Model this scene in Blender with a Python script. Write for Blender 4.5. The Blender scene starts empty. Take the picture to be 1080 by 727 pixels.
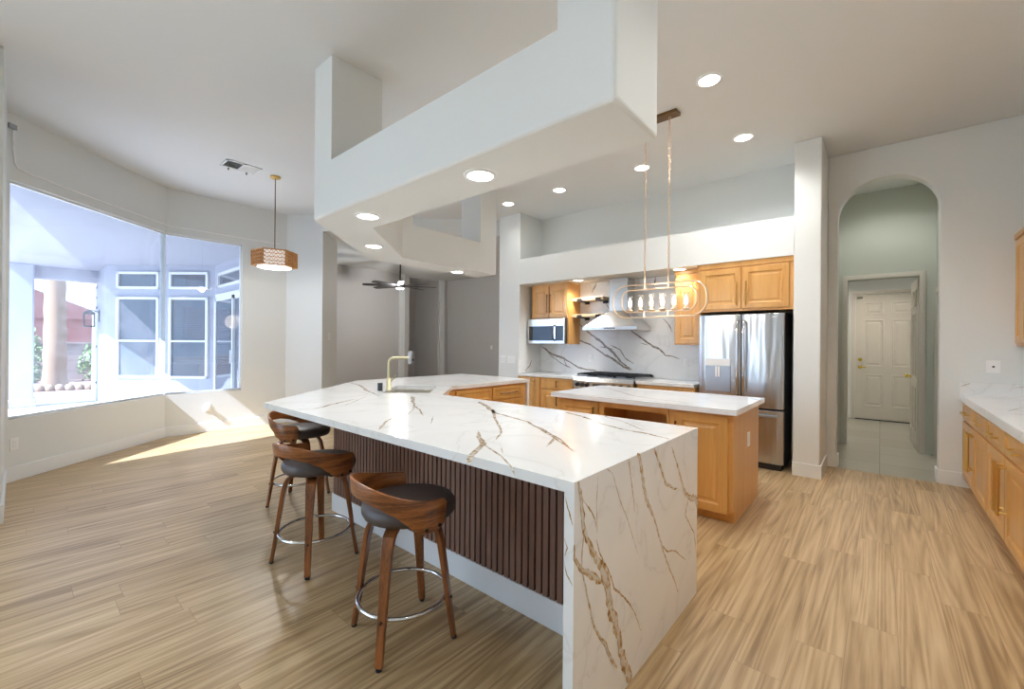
import bpy, bmesh, math, random
from mathutils import Vector, Matrix
random.seed(7)
sc = bpy.context.scene
COL = sc.collection
R = math.radians

# ------------------------------------------------------------------ camera
cam_d = bpy.data.cameras.new('camera'); cam = bpy.data.objects.new('camera', cam_d); COL.objects.link(cam)
cam_d.sensor_fit = 'HORIZONTAL'; cam_d.sensor_width = 36.0; cam_d.lens = 36.0 * 450.0 / 1080.0
cam_d.shift_y = -1.1 / 1080.0; cam_d.clip_start = 0.02; cam_d.clip_end = 300
YAW, ROLL, EYE = R(40.82), R(0.48), 1.37
fw = Vector((-math.sin(YAW), math.cos(YAW), 0)); rt = Vector((math.cos(YAW), math.sin(YAW), 0)); dn = Vector((0, 0, -1))
cr, sr = math.cos(ROLL), math.sin(ROLL)
cx_, cd_ = rt * cr - dn * sr, rt * sr + dn * cr
cam.matrix_world = Matrix(((cx_.x, -cd_.x, -fw.x, 0), (cx_.y, -cd_.y, -fw.y, 0), (cx_.z, -cd_.z, -fw.z, EYE), (0, 0, 0, 1)))
sc.camera = cam

# ------------------------------------------------------------------ world, sun, exposure
sc.view_settings.view_transform = 'Standard'; sc.view_settings.look = 'None'
sc.view_settings.gamma = 1.0; sc.view_settings.use_curve_mapping = False
sc.view_settings.exposure = EXPOSURE = 1.28
w = bpy.data.worlds.new('sky'); sc.world = w; w.use_nodes = True
wn = w.node_tree.nodes; bg = wn['Background']; bg.inputs[0].default_value = (0.56, 0.77, 1.0, 1); bg.inputs[1].default_value = 1.75
sun_d = bpy.data.lights.new('sun', 'SUN'); sun = bpy.data.objects.new('sun', sun_d); COL.objects.link(sun)
sun_d.energy = 12.0; sun_d.angle = R(0.6); sun_d.color = (0.97, 0.98, 1.0)
sun.rotation_euler = Vector((-0.12, 1.0, -1.0)).to_track_quat('-Z', 'Y').to_euler()
sun.location = (0, -20, 20)
LAMP_W = 13.0            # each recessed lamp
LAMP_COL = (1.0, 0.985, 0.955)
try:
    sc.cycles.max_bounces = 10; sc.cycles.diffuse_bounces = 6; sc.cycles.glossy_bounces = 5
    sc.cycles.transparent_max_bounces = 16; sc.cycles.transmission_bounces = 8
    sc.cycles.sample_clamp_indirect = 6.0; sc.cycles.caustics_reflective = False; sc.cycles.caustics_refractive = False
    sc.cycles.use_denoising = True
except Exception:
    pass

# ------------------------------------------------------------------ materials
def srgb(r, g, b):
    f = lambda c: (c / 255) / 12.92 if c / 255 <= 0.04045 else (((c / 255) + 0.055) / 1.055) ** 2.4
    return (f(r), f(g), f(b), 1.0)
MATS = {}
def base_mat(name):
    m = bpy.data.materials.new(name); m.use_nodes = True; MATS[name] = m
    n = m.node_tree.nodes; return m, n, m.node_tree.links, n['Principled BSDF']
def N(nodes, t, **kw):
    n = nodes.new(t)
    for k, v in kw.items(): setattr(n, k, v)
    return n
def ramp(nodes, stops, interp='LINEAR'):
    r = nodes.new('ShaderNodeValToRGB'); r.color_ramp.interpolation = interp
    e = r.color_ramp.elements
    while len(e) > 1: e.remove(e[-1])
    e[0].position, e[0].color = stops[0]
    for p, c in stops[1:]:
        x = e.new(p); x.color = c
    return r
def plain(name, col, rough=0.5, metal=0.0, bump=0.0, bscale=200.0, coat=0.0, emit=0.0):
    m, n, l, p = base_mat(name)
    p.inputs['Base Color'].default_value = col; p.inputs['Roughness'].default_value = rough
    p.inputs['Metallic'].default_value = metal; p.inputs['Coat Weight'].default_value = coat
    p.inputs['Coat Roughness'].default_value = 0.08
    tc = N(n, 'ShaderNodeTexCoord'); nz = N(n, 'ShaderNodeTexNoise'); nz.inputs['Scale'].default_value = bscale
    nz.inputs['Detail'].default_value = 2
    l.new(tc.outputs['Object'], nz.inputs['Vector'])
    hs = N(n, 'ShaderNodeHueSaturation'); hs.inputs['Color'].default_value = col
    mr = N(n, 'ShaderNodeMapRange'); mr.inputs['To Min'].default_value = 0.98; mr.inputs['To Max'].default_value = 1.02
    l.new(nz.outputs['Fac'], mr.inputs['Value']); l.new(mr.outputs['Result'], hs.inputs['Value']); l.new(hs.outputs['Color'], p.inputs['Base Color'])
    if bump:
        b = N(n, 'ShaderNodeBump'); b.inputs['Strength'].default_value = bump; b.inputs['Distance'].default_value = 0.004
        l.new(nz.outputs['Fac'], b.inputs['Height']); l.new(b.outputs['Normal'], p.inputs['Normal'])
    if emit:
        p.inputs['Emission Color'].default_value = col; p.inputs['Emission Strength'].default_value = emit
    return m
def wood(name, dark, light, axis=2, scale=14.0, rough=0.35, stretch=0.07, coat=0.2, contrast=(0.3, 0.7), seed=0.0):
    m, n, l, p = base_mat(name)
    tc = N(n, 'ShaderNodeTexCoord'); mp = N(n, 'ShaderNodeMapping')
    s = [1.0, 1.0, 1.0]
    if axis == 'xy': s = [stretch, stretch, 1.0]
    else: s[axis] = stretch
    mp.inputs['Scale'].default_value = s; mp.inputs['Location'].default_value = (seed, seed * 2, seed)
    l.new(tc.outputs['Object'], mp.inputs['Vector'])
    a = N(n, 'ShaderNodeTexNoise'); a.inputs['Scale'].default_value = scale; a.inputs['Detail'].default_value = 6; a.inputs['Distortion'].default_value = 0.6
    b = N(n, 'ShaderNodeTexNoise'); b.inputs['Scale'].default_value = scale * 9; b.inputs['Detail'].default_value = 3
    l.new(mp.outputs[0], a.inputs['Vector']); l.new(mp.outputs[0], b.inputs['Vector'])
    mx = N(n, 'ShaderNodeMix'); mx.inputs['Factor'].default_value = 0.3
    l.new(a.outputs['Fac'], mx.inputs['A']); l.new(b.outputs['Fac'], mx.inputs['B'])
    r = ramp(n, [(contrast[0], dark), (contrast[1], light)])
    l.new(mx.outputs['Result'], r.inputs['Fac']); l.new(r.outputs['Color'], p.inputs['Base Color'])
    p.inputs['Roughness'].default_value = rough; p.inputs['Coat Weight'].default_value = coat; p.inputs['Coat Roughness'].default_value = 0.15
    return m
def mathn(n, l, op, a, b=None, c=None):
    x = N(n, 'ShaderNodeMath', operation=op)
    for i, v in enumerate((a, b, c)):
        if v is None: continue
        if isinstance(v, (int, float)): x.inputs[i].default_value = v
        else: l.new(v, x.inputs[i])
    return x.outputs[0]
def plank_floor():
    m, n, l, p = base_mat('plank_floor')
    PW, PL = 0.183, 1.22
    tc = N(n, 'ShaderNodeTexCoord'); sp = N(n, 'ShaderNodeSeparateXYZ'); l.new(tc.outputs['Object'], sp.inputs[0])
    u = mathn(n, l, 'DIVIDE', mathn(n, l, 'ADD', sp.outputs['X'], 0.478 + 0.183 * 100), PW)
    ui = mathn(n, l, 'FLOOR', u); uf = mathn(n, l, 'FRACT', u)
    w1 = N(n, 'ShaderNodeTexWhiteNoise', noise_dimensions='1D'); l.new(ui, w1.inputs['W'])
    v = mathn(n, l, 'ADD', mathn(n, l, 'DIVIDE', mathn(n, l, 'ADD', sp.outputs['Y'], 50.0), PL), w1.outputs['Value'])
    vi = mathn(n, l, 'FLOOR', v); vf = mathn(n, l, 'FRACT', v)
    cb = N(n, 'ShaderNodeCombineXYZ'); l.new(ui, cb.inputs[0]); l.new(vi, cb.inputs[1])
    w2 = N(n, 'ShaderNodeTexWhiteNoise', noise_dimensions='2D'); l.new(cb.outputs[0], w2.inputs['Vector'])
    # grain coordinates: own offset on every plank
    sx = mathn(n, l, 'ADD', mathn(n, l, 'MULTIPLY', sp.outputs['X'], 1.0), mathn(n, l, 'MULTIPLY', w2.outputs['Value'], 37.0))
    sy = mathn(n, l, 'ADD', mathn(n, l, 'MULTIPLY', sp.outputs['Y'], 0.04), mathn(n, l, 'MULTIPLY', w2.outputs['Value'], 91.0))
    g = N(n, 'ShaderNodeCombineXYZ'); l.new(sx, g.inputs[0]); l.new(sy, g.inputs[1])
    na = N(n, 'ShaderNodeTexNoise'); na.inputs['Scale'].default_value = 24; na.inputs['Detail'].default_value = 2.5; na.inputs['Distortion'].default_value = 0.3
    l.new(g.outputs[0], na.inputs['Vector'])
    # cathedral rings: bands of a slow noise field
    nr = N(n, 'ShaderNodeTexNoise'); nr.inputs['Scale'].default_value = 8.0; nr.inputs['Detail'].default_value = 0.8
    l.new(g.outputs[0], nr.inputs['Vector'])
    rg = mathn(n, l, 'FRACT', mathn(n, l, 'MULTIPLY', nr.outputs['Fac'], 13.0))
    rg = mathn(n, l, 'ABSOLUTE', mathn(n, l, 'SUBTRACT', rg, 0.5))
    nf = N(n, 'ShaderNodeTexNoise'); nf.inputs['Scale'].default_value = 130; nf.inputs['Detail'].default_value = 4
    l.new(g.outputs[0], nf.inputs['Vector'])
    t = mathn(n, l, 'ADD', mathn(n, l, 'MULTIPLY_ADD', na.outputs['Fac'], 0.46, 0.125), mathn(n, l, 'MULTIPLY', rg, 0.26))
    t = mathn(n, l, 'ADD', t, mathn(n, l, 'MULTIPLY', nf.outputs['Fac'], 0.16))
    t = mathn(n, l, 'ADD', t, mathn(n, l, 'MULTIPLY', mathn(n, l, 'SUBTRACT', w2.outputs['Value'], 0.5), 0.09))
    r = ramp(n, [(0.36, srgb(140, 112, 76)), (0.46, srgb(170, 142, 103)), (0.57, srgb(192, 165, 126)), (0.72, srgb(209, 186, 148))])
    l.new(t, r.inputs['Fac'])
    # seams
    e1 = mathn(n, l, 'MULTIPLY', mathn(n, l, 'MINIMUM', uf, mathn(n, l, 'SUBTRACT', 1.0, uf)), PW)
    e2 = mathn(n, l, 'MULTIPLY', mathn(n, l, 'MINIMUM', vf, mathn(n, l, 'SUBTRACT', 1.0, vf)), PL)
    e = mathn(n, l, 'LESS_THAN', mathn(n, l, 'MINIMUM', e1, e2), 0.0012)
    mx = N(n, 'ShaderNodeMix', data_type='RGBA'); mx.inputs['B'].default_value = srgb(120, 95, 70)
    l.new(mathn(n, l, 'MULTIPLY', e, 0.6), mx.inputs['Factor']); l.new(r.outputs['Color'], mx.inputs['A'])
    l.new(mx.outputs['Result'], p.inputs['Base Color'])
    p.inputs['Roughness'].default_value = 0.36; p.inputs['Specular IOR Level'].default_value = 0.55
    b = N(n, 'ShaderNodeBump'); b.inputs['Strength'].default_value = 0.08; b.inputs['Distance'].default_value = 0.002
    l.new(nf.outputs['Fac'], b.inputs['Height']); l.new(b.outputs['Normal'], p.inputs['Normal'])
    return m
def marble():
    m, n, l, p = base_mat('white_quartz')
    tc = N(n, 'ShaderNodeTexCoord'); a = N(n, 'ShaderNodeTexNoise'); a.inputs['Scale'].default_value = 1.6; a.inputs['Detail'].default_value = 5; a.inputs['Distortion'].default_value = 1.2
    l.new(tc.outputs['Object'], a.inputs['Vector'])
    d = mathn(n, l, 'ABSOLUTE', mathn(n, l, 'SUBTRACT', a.outputs['Fac'], 0.5))
    r = ramp(n, [(0.0, srgb(222, 222, 221)), (0.012, srgb(231, 232, 232)), (0.09, srgb(234, 235, 235)), (1.0, srgb(236, 237, 237))])
    l.new(d, r.inputs['Fac']); l.new(r.outputs['Color'], p.inputs['Base Color'])
    p.inputs['Roughness'].default_value = 0.13
    return m
def vein(name, c1, c2, c3):
    m, n, l, p = base_mat(name)
    tc = N(n, 'ShaderNodeTexCoord'); a = N(n, 'ShaderNodeTexNoise'); a.inputs['Scale'].default_value = 38; a.inputs['Detail'].default_value = 5; a.inputs['Distortion'].default_value = 0.7
    l.new(tc.outputs['Object'], a.inputs['Vector'])
    r = ramp(n, [(0.36, c1), (0.5, c2), (0.62, c3)]); l.new(a.outputs['Fac'], r.inputs['Fac']); l.new(r.outputs['Color'], p.inputs['Base Color'])
    p.inputs['Roughness'].default_value = 0.12
    return m
def steel(name, col, rough=0.22, wob=0.25, axis=2):
    m, n, l, p = base_mat(name)
    p.inputs['Base Color'].default_value = col; p.inputs['Metallic'].default_value = 1.0; p.inputs['Roughness'].default_value = rough
    tc = N(n, 'ShaderNodeTexCoord'); mp = N(n, 'ShaderNodeMapping'); s = [1.0, 1.0, 1.0]; s[axis] = 0.12; mp.inputs['Scale'].default_value = s
    l.new(tc.outputs['Object'], mp.inputs['Vector'])
    a = N(n, 'ShaderNodeTexNoise'); a.inputs['Scale'].default_value = 7; a.inputs['Detail'].default_value = 2; l.new(mp.outputs[0], a.inputs['Vector'])
    b = N(n, 'ShaderNodeBump'); b.inputs['Strength'].default_value = wob; b.inputs['Distance'].default_value = 0.03
    l.new(a.outputs['Fac'], b.inputs['Height']); l.new(b.outputs['Normal'], p.inputs['Normal'])
    return m
def glass(name, tint=(1, 1, 1, 1), gloss=0.06, haze=0.0):
    m, n, l, p = base_mat(name); n.remove(p)
    o = n['Material Output']; t = N(n, 'ShaderNodeBsdfTransparent'); t.inputs[0].default_value = tint
    g = N(n, 'ShaderNodeBsdfGlossy'); g.inputs['Roughness'].default_value = 0.02
    f = N(n, 'ShaderNodeLayerWeight'); f.inputs['Blend'].default_value = 0.5
    k = mathn(n, l, 'POWER', f.outputs['Facing'], 5.0)
    x = N(n, 'ShaderNodeMixShader'); l.new(mathn(n, l, 'MULTIPLY_ADD', k, 0.6, gloss), x.inputs[0])
    d1 = N(n, 'ShaderNodeMixShader'); d1.inputs[0].default_value = haze; l.new(t.outputs[0], d1.inputs[1])
    tr = N(n, 'ShaderNodeBsdfTranslucent'); tr.inputs[0].default_value = (0.85, 0.88, 1.0, 1); l.new(tr.outputs[0], d1.inputs[2])
    if haze:   # wiped, dusty streaks on the pane
        tc = N(n, 'ShaderNodeTexCoord'); nz = N(n, 'ShaderNodeTexNoise'); nz.inputs['Scale'].default_value = 2.2; nz.inputs['Detail'].default_value = 6; nz.inputs['Distortion'].default_value = 2.0
        l.new(tc.outputs['Object'], nz.inputs['Vector']); l.new(mathn(n, l, 'MULTIPLY', nz.outputs['Fac'], 2 * haze), d1.inputs[0])
    l.new(d1.outputs[0], x.inputs[1]); l.new(g.outputs[0], x.inputs[2]); l.new(x.outputs[0], o.inputs['Surface'])
    return m
def tile():
    m, n, l, p = base_mat('polished_tile')
    tc = N(n, 'ShaderNodeTexCoord'); br = N(n, 'ShaderNodeTexBrick'); br.offset = 0.0
    br.inputs['Scale'].default_value = 1.0; br.inputs['Brick Width'].default_value = 0.6; br.inputs['Row Height'].default_value = 0.6
    br.inputs['Mortar Size'].default_value = 0.004
    br.inputs['Color1'].default_value = srgb(188, 184, 172); br.inputs['Color2'].default_value = srgb(180, 176, 164); br.inputs['Mortar'].default_value = srgb(150, 146, 136)
    l.new(tc.outputs['Object'], br.inputs['Vector']); l.new(br.outputs['Color'], p.inputs['Base Color']); p.inputs['Roughness'].default_value = 0.12
    return m
def blocks():
    m, n, l, p = base_mat('block_masonry')
    tc = N(n, 'ShaderNodeTexCoord'); mp = N(n, 'ShaderNodeMapping'); mp.inputs['Rotation'].default_value = (R(90), 0, R(90)); l.new(tc.outputs['Object'], mp.inputs[0])
    br = N(n, 'ShaderNodeTexBrick'); br.inputs['Scale'].default_value = 1.0; br.inputs['Brick Width'].default_value = 0.4; br.inputs['Row Height'].default_value = 0.2; br.inputs['Mortar Size'].default_value = 0.008
    br.inputs['Color1'].default_value = srgb(168, 146, 138); br.inputs['Color2'].default_value = srgb(152, 132, 126); br.inputs['Mortar'].default_value = srgb(128, 112, 106)
    l.new(mp.outputs[0], br.inputs['Vector']); l.new(br.outputs['Color'], p.inputs['Base Color']); p.inputs['Roughness'].default_value = 0.9
    return m
def dark_pane():
    m, n, l, p = base_mat('blinded_pane')
    tc = N(n, 'ShaderNodeTexCoord'); wv = N(n, 'ShaderNodeTexWave', bands_direction='Z'); wv.inputs['Scale'].default_value = 8
    l.new(tc.outputs['Object'], wv.inputs['Vector'])
    r = ramp(n, [(0.0, srgb(62, 70, 80)), (1.0, srgb(84, 93, 104))]); l.new(wv.outputs['Fac'], r.inputs['Fac']); l.new(r.outputs['Color'], p.inputs['Base Color'])
    p.inputs['Roughness'].default_value = 0.06; p.inputs['Coat Weight'].default_value = 0.6
    return m

plank_floor(); marble(); tile(); blocks(); dark_pane()
plain('wall_paint', srgb(223, 226, 225), 0.7, bump=0.12, bscale=160)
plain('ceiling_paint', srgb(221, 223, 223), 0.85, bump=0.12, bscale=140)
plain('trim_white', srgb(230, 233, 234), 0.4)
plain('grey_paint', srgb(198, 196, 195), 0.75, bump=0.1, bscale=160)
plain('sage_paint', srgb(196, 200, 190), 0.75, bump=0.08, bscale=160)
plain('door_paint', srgb(214, 209, 200), 0.4)
plain('kick_white', srgb(228, 229, 232), 0.4)
plain('stucco', srgb(172, 176, 188), 0.9, bump=0.5, bscale=60)
plain('soffit_stucco', srgb(168, 170, 180), 0.9, bump=0.4, bscale=60)
plain('concrete', srgb(178, 176, 172), 0.9, bump=0.3, bscale=40)
plain('gravel', srgb(150, 126, 112), 0.95, bump=0.8, bscale=30)
plain('terracotta_wall', srgb(150, 98, 90), 0.9)
plain('roof_tile', srgb(128, 82, 76), 0.9, bump=0.8, bscale=12)
plain('leaf_green', srgb(96, 122, 72), 0.7)
plain('palm_bark', srgb(140, 116, 92), 0.95, bump=0.9, bscale=24)
wood('maple', srgb(196, 142, 72), srgb(218, 168, 100), 2, 9, 0.32, 0.06)
wood('maple_side', srgb(200, 146, 78), srgb(220, 168, 100), 2, 9, 0.36, 0.06, seed=3)
wood('maple_inside', srgb(196, 140, 72), srgb(216, 162, 94), 0, 9, 0.4, 0.06, seed=6)
wood('shelf_wood', srgb(176, 150, 116), srgb(206, 182, 146), 0, 10, 0.5, 0.06, coat=0)
wood('walnut', srgb(84, 46, 22), srgb(158, 96, 50), 2, 22, 0.33, 0.16, contrast=(0.34, 0.64))
wood('walnut_band', srgb(92, 50, 24), srgb(168, 104, 54), 'xy', 42, 0.3, 0.09, contrast=(0.36, 0.62), seed=2)
wood('slat_wood', srgb(112, 80, 66), srgb(138, 104, 88), 2, 20, 0.5, 0.08, coat=0)
wood('rattan', srgb(186, 132, 76), srgb(220, 172, 112), 2, 30, 0.5, 0.4, coat=0)
plain('leather', srgb(74, 66, 66), 0.38, bump=0.25, bscale=320)
plain('black_gap', srgb(26, 22, 21), 0.8)
plain('black_metal', srgb(30, 29, 30), 0.45, 0.3)
plain('black_iron', srgb(34, 36, 40), 0.5, 0.4)
plain('black_plastic', srgb(40, 46, 54), 0.35)
plain('dark_glass', srgb(26, 28, 34), 0.06, 0.0, coat=0.5)
plain('fridge_side', srgb(70, 70, 72), 0.5, 0.3)
plain('chrome', srgb(214, 216, 220), 0.08, 1.0)
plain('brass', srgb(220, 186, 116), 0.34, 0.9)
plain('brass_pale', srgb(196, 190, 158), 0.38, 0.85)
plain('brass_bright', srgb(236, 204, 92), 0.18, 1.0)
plain('rose_gold', srgb(226, 198, 168), 0.28, 1.0)
plain('bronze', srgb(112, 84, 54), 0.35, 0.9)
plain('pale_gold', srgb(226, 196, 168), 0.35, 0.8)
plain('plate_white', srgb(240, 240, 240), 0.35)
plain('vent_grey', srgb(84, 86, 88), 0.6)
plain('shade_white', srgb(240, 238, 234), 0.8, emit=0.25)
plain('lamp_glow', (1.0, 0.96, 0.9, 1), 0.5, emit=6.0)
plain('fan_glow', (1.0, 0.97, 0.93, 1), 0.5, emit=1.2)
plain('bulb_glow', (1.0, 0.88, 0.70, 1), 0.5, emit=4.0)
plain('display_glow', srgb(120, 170, 200), 0.3)
steel('steel', (0.56, 0.56, 0.57, 1), 0.27, 0.6)
steel('steel_plain', (0.64, 0.65, 0.66, 1), 0.27, 0.1, 0)
plain('steel_grey', srgb(166, 170, 178), 0.35, 0.6)
plain('sink_steel', srgb(196, 192, 182), 0.3, 0.7)
glass('window_glass', (0.78, 0.82, 0.90, 1), 0.05, 0.028)
glass('clear_glass', (0.97, 0.97, 0.97, 1), 0.08)
vein('gold_vein', srgb(158, 116, 66), srgb(192, 164, 122), srgb(208, 200, 186))
vein('brown_vein', srgb(146, 122, 94), srgb(184, 168, 146), srgb(210, 205, 198))
vein('vein_core', srgb(186, 164, 130), srgb(208, 200, 188), srgb(214, 210, 204))
vein('grey_vein', srgb(112, 100, 92), srgb(142, 130, 122), srgb(176, 168, 162))
M = MATS

# ------------------------------------------------------------------ mesh helpers
class MB:
    """Collects shapes (each face with a material slot) into one mesh object."""
    def __init__(s): s.v = []; s.f = []; s.mi = []; s.k = 0; s.sm = []
    def add(s, vs, fs, smooth=False):
        o = len(s.v); s.v += [tuple(v) for v in vs]
        for f in fs: s.f.append(tuple(i + o for i in f)); s.mi.append(s.k); s.sm.append(smooth)
        return s
    def slot(s, k): s.k = k; return s
    def box(s, x0, x1, y0, y1, z0, z1):
        x0, x1 = sorted((x0, x1)); y0, y1 = sorted((y0, y1)); z0, z1 = sorted((z0, z1))
        return s.add([(x0, y0, z0), (x1, y0, z0), (x1, y1, z0), (x0, y1, z0), (x0, y0, z1), (x1, y0, z1), (x1, y1, z1), (x0, y1, z1)],
                     [(3, 2, 1, 0), (4, 5, 6, 7), (0, 1, 5, 4), (1, 2, 6, 5), (2, 3, 7, 6), (3, 0, 4, 7)])
    def fbox(s, fr, u0, u1, z0, z1, n0, n1):
        """box in a face frame fr=(P,U,N)"""
        P, U, Nn = fr; Z = Vector((0, 0, 1))
        vs = [P + U * u + Z * z + Nn * d for d in (n0, n1) for z in (z0, z1) for u in (u0, u1)]
        vs = [vs[i] for i in (0, 1, 5, 4, 2, 3, 7, 6)]
        q = [(3, 2, 1, 0), (4, 5, 6, 7), (0, 1, 5, 4), (1, 2, 6, 5), (2, 3, 7, 6), (3, 0, 4, 7)]
        return s.add(vs, q)
    def prism(s, poly, z0, z1, f=None):
        """f maps (a,b,h) to 3D; default a,b in XY and h = z"""
        f = f or (lambda a, b, h: (a, b, h)); n = len(poly)
        vs = [f(a, b, z0) for a, b in poly] + [f(a, b, z1) for a, b in poly]
        fs = [tuple(reversed(range(n))), tuple(range(n, 2 * n))] + [(i, (i + 1) % n, n + (i + 1) % n, n + i) for i in range(n)]
        return s.add(vs, fs)
    def prism_hole(s, poly, hole, z0, z1):
        bm = bmesh.new(); es = []
        for lp in (poly, hole):
            vs = [bm.verts.new((a, b, z1)) for a, b in lp]
            es += [bm.edges.new((vs[i], vs[(i + 1) % len(vs)])) for i in range(len(vs))]
        bmesh.ops.triangle_fill(bm, edges=es, use_beauty=True, use_dissolve=False)
        bm.verts.index_update(); tri = [[v.index for v in f.verts] for f in bm.faces]; pts = [tuple(v.co) for v in bm.verts]; bm.free()
        k = len(pts); vs = pts + [(x, y, z0) for x, y, z in pts]
        fs = [tuple(t) for t in tri] + [tuple(i + k for i in reversed(t)) for t in tri]
        a = 0
        for lp in (poly, hole):
            m = len(lp)
            for i in range(m): fs.append((a + i, a + (i + 1) % m, k + a + (i + 1) % m, k + a + i))
            a += m
        return s.add(vs, fs)
    def tube(s, pts, r, n=10, closed=False, smooth=True, cap=True):
        P = [Vector(p) for p in pts]; m = len(P); rr = r if isinstance(r, (list, tuple)) else [r] * m
        T = []
        for i in range(m):
            a = P[(i - 1) % m] if (closed or i > 0) else P[i]; b = P[(i + 1) % m] if (closed or i < m - 1) else P[i]
            T.append((b - a).normalized())
        nn = T[0].orthogonal().normalized(); vs = []
        for i in range(m):
            nn = (nn - T[i] * nn.dot(T[i])).normalized(); b = T[i].cross(nn)
            vs += [P[i] + (nn * math.cos(2 * math.pi * k / n) + b * math.sin(2 * math.pi * k / n)) * rr[i] for k in range(n)]
        fs = []
        for i in range(m if closed else m - 1):
            j = (i + 1) % m
            fs += [(i * n + k, i * n + (k + 1) % n, j * n + (k + 1) % n, j * n + k) for k in range(n)]
        s.add(vs, fs, smooth)
        if cap and not closed:
            s.add(vs[:n], [tuple(reversed(range(n)))]); s.add(vs[-n:], [tuple(range(n))])
        return s
    def cyl(s, x, y, z0, z1, r, r2=None, n=24, smooth=True):
        return s.lathe([(r, z0), (r2 if r2 is not None else r, z1)], x, y, n, smooth, True)
    def lathe(s, prof, x=0, y=0, n=24, smooth=True, cap=True):
        vs = [(x + r * math.cos(2 * math.pi * k / n), y + r * math.sin(2 * math.pi * k / n), z) for r, z in prof for k in range(n)]
        fs = [(i * n + k, i * n + (k + 1) % n, (i + 1) * n + (k + 1) % n, (i + 1) * n + k) for i in range(len(prof) - 1) for k in range(n)]
        s.add(vs, fs, smooth)
        if cap:
            s.add(vs[:n], [tuple(reversed(range(n)))]); s.add(vs[-n:], [tuple(range(n))])
        return s
    def ellipsoid(s, c, rx, ry, rz, n=12, m=8):
        vs = [(c[0] + rx * math.sin(math.pi * j / m) * math.cos(2 * math.pi * k / n), c[1] + ry * math.sin(math.pi * j / m) * math.sin(2 * math.pi * k / n), c[2] - rz * math.cos(math.pi * j / m)) for j in range(m + 1) for k in range(n)]
        return s.add(vs, [(j * n + k, j * n + (k + 1) % n, (j + 1) * n + (k + 1) % n, (j + 1) * n + k) for j in range(m) for k in range(n)], True)
    def door(s, fr, u0, u1, z0, z1, d0=0.0, th=0.02, fw_=0.062, rec=0.010, slope=0.012, raised=True):
        """framed cabinet door with a recessed field and a small moulding"""
        P, U, Nn = fr; Z = Vector((0, 0, 1)); pt = lambda u, z, d: P + U * u + Z * z + Nn * d
        def ring(i, d): return [pt(u0 + i, z0 + i, d), pt(u1 - i, z0 + i, d), pt(u1 - i, z1 - i, d), pt(u0 + i, z1 - i, d)]
        t = d0 + th; L = [ring(0, d0), ring(0.0, t - 0.004), ring(0.005, t), ring(fw_, t), ring(fw_ + slope, t - rec)]
        if raised: L += [ring(fw_ + slope + 0.016, t - rec), ring(fw_ + slope + 0.03, t - rec + 0.005)]
        vs = [p for q in L for p in q]; fs = [(0, 3, 2, 1)]
        for i in range(len(L) - 1):
            for k in range(4): a, b = i * 4 + k, i * 4 + (k + 1) % 4; fs.append((a, b, b + 4, a + 4))
        e = (len(L) - 1) * 4; fs.append((e, e + 1, e + 2, e + 3))
        return s.add(vs, fs)
    def ribbon(s, pts, f, jit=0.35, seg=0.02, tip=0.25):
        """irregular inlaid vein along pts=(a,b,width); f maps (a,b) to the slab face"""
        P = []
        for i in range(len(pts) - 1):
            a, b = pts[i], pts[i + 1]; L = math.hypot(b[0] - a[0], b[1] - a[1]); k = max(1, int(L / seg))
            P += [tuple(a[q] + (b[q] - a[q]) * t / k for q in range(3)) for t in range(k)]
        P.append(pts[-1]); n = len(P); vs = []
        off = 0.0
        for i, (a, b, wd) in enumerate(P):
            p, q = P[max(0, i - 1)], P[min(n - 1, i + 1)]; tx, ty = q[0] - p[0], q[1] - p[1]; L = math.hypot(tx, ty) or 1
            nx, ny = -ty / L, tx / L
            end = min(1.0, tip + (1 - tip) * min(i, n - 1 - i) / 2.0)
            off = 0.7 * off + random.uniform(-1, 1) * wd * jit
            h1 = wd * 0.5 * end * random.uniform(0.6, 1.15); h2 = wd * 0.5 * end * random.uniform(0.6, 1.15)
            vs += [f(a + nx * (off + h1), b + ny * (off + h1)), f(a + nx * (off - h2), b + ny * (off - h2))]
        return s.add(vs, [(2 * i, 2 * i + 1, 2 * i + 3, 2 * i + 2) for i in range(n - 1)])
    def build(s, name, mats, parent=None, bevel=0.0, seg=2, recalc=True):
        me = bpy.data.meshes.new(name); me.from_pydata(s.v, [], s.f)
        for m in (mats if isinstance(mats, (list, tuple)) else [mats]): me.materials.append(M[m] if isinstance(m, str) else m)
        for i, p in enumerate(me.polygons): p.material_index = s.mi[i]; p.use_smooth = s.sm[i]
        if recalc:
            bm = bmesh.new(); bm.from_mesh(me); bmesh.ops.recalc_face_normals(bm, faces=bm.faces); bm.to_mesh(me); bm.free()
        o = bpy.data.objects.new(name, me); COL.objects.link(o)
        if parent is not None:
            o.parent = parent
            if not parent.get('_local'): o.matrix_parent_inverse = Matrix.Translation(-world_loc(parent))
        if bevel:
            b = o.modifiers.new('bevel', 'BEVEL'); b.width = bevel; b.segments = seg; b.limit_method = 'ANGLE'; b.angle_limit = R(40)
        return o
def world_loc(o):
    p = Vector(o.location)
    return p if o.type == 'EMPTY' else Vector((0, 0, 0))
def round_edges(o, test, r):
    bm = bmesh.new(); bm.from_mesh(o.data)
    es = [e for e in bm.edges if test(e.verts[0].co, e.verts[1].co)]
    bmesh.ops.bevel(bm, geom=es, offset=r, segments=3, profile=0.5, affect='EDGES'); bm.to_mesh(o.data); bm.free()
def tag(o, label, cat, group=None):
    o['label'] = label; o['category'] = cat
    if group: o['group'] = group
    return o
def thing(name, label, cat, loc=(0, 0, 0), group=None, local=False):
    o = bpy.data.objects.new(name, None); COL.objects.link(o); o.location = loc; o.empty_display_size = 0.1
    if local: o['_local'] = 1
    return tag(o, label, cat, group)
def struct(o): o['kind'] = 'structure'; return o
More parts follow.
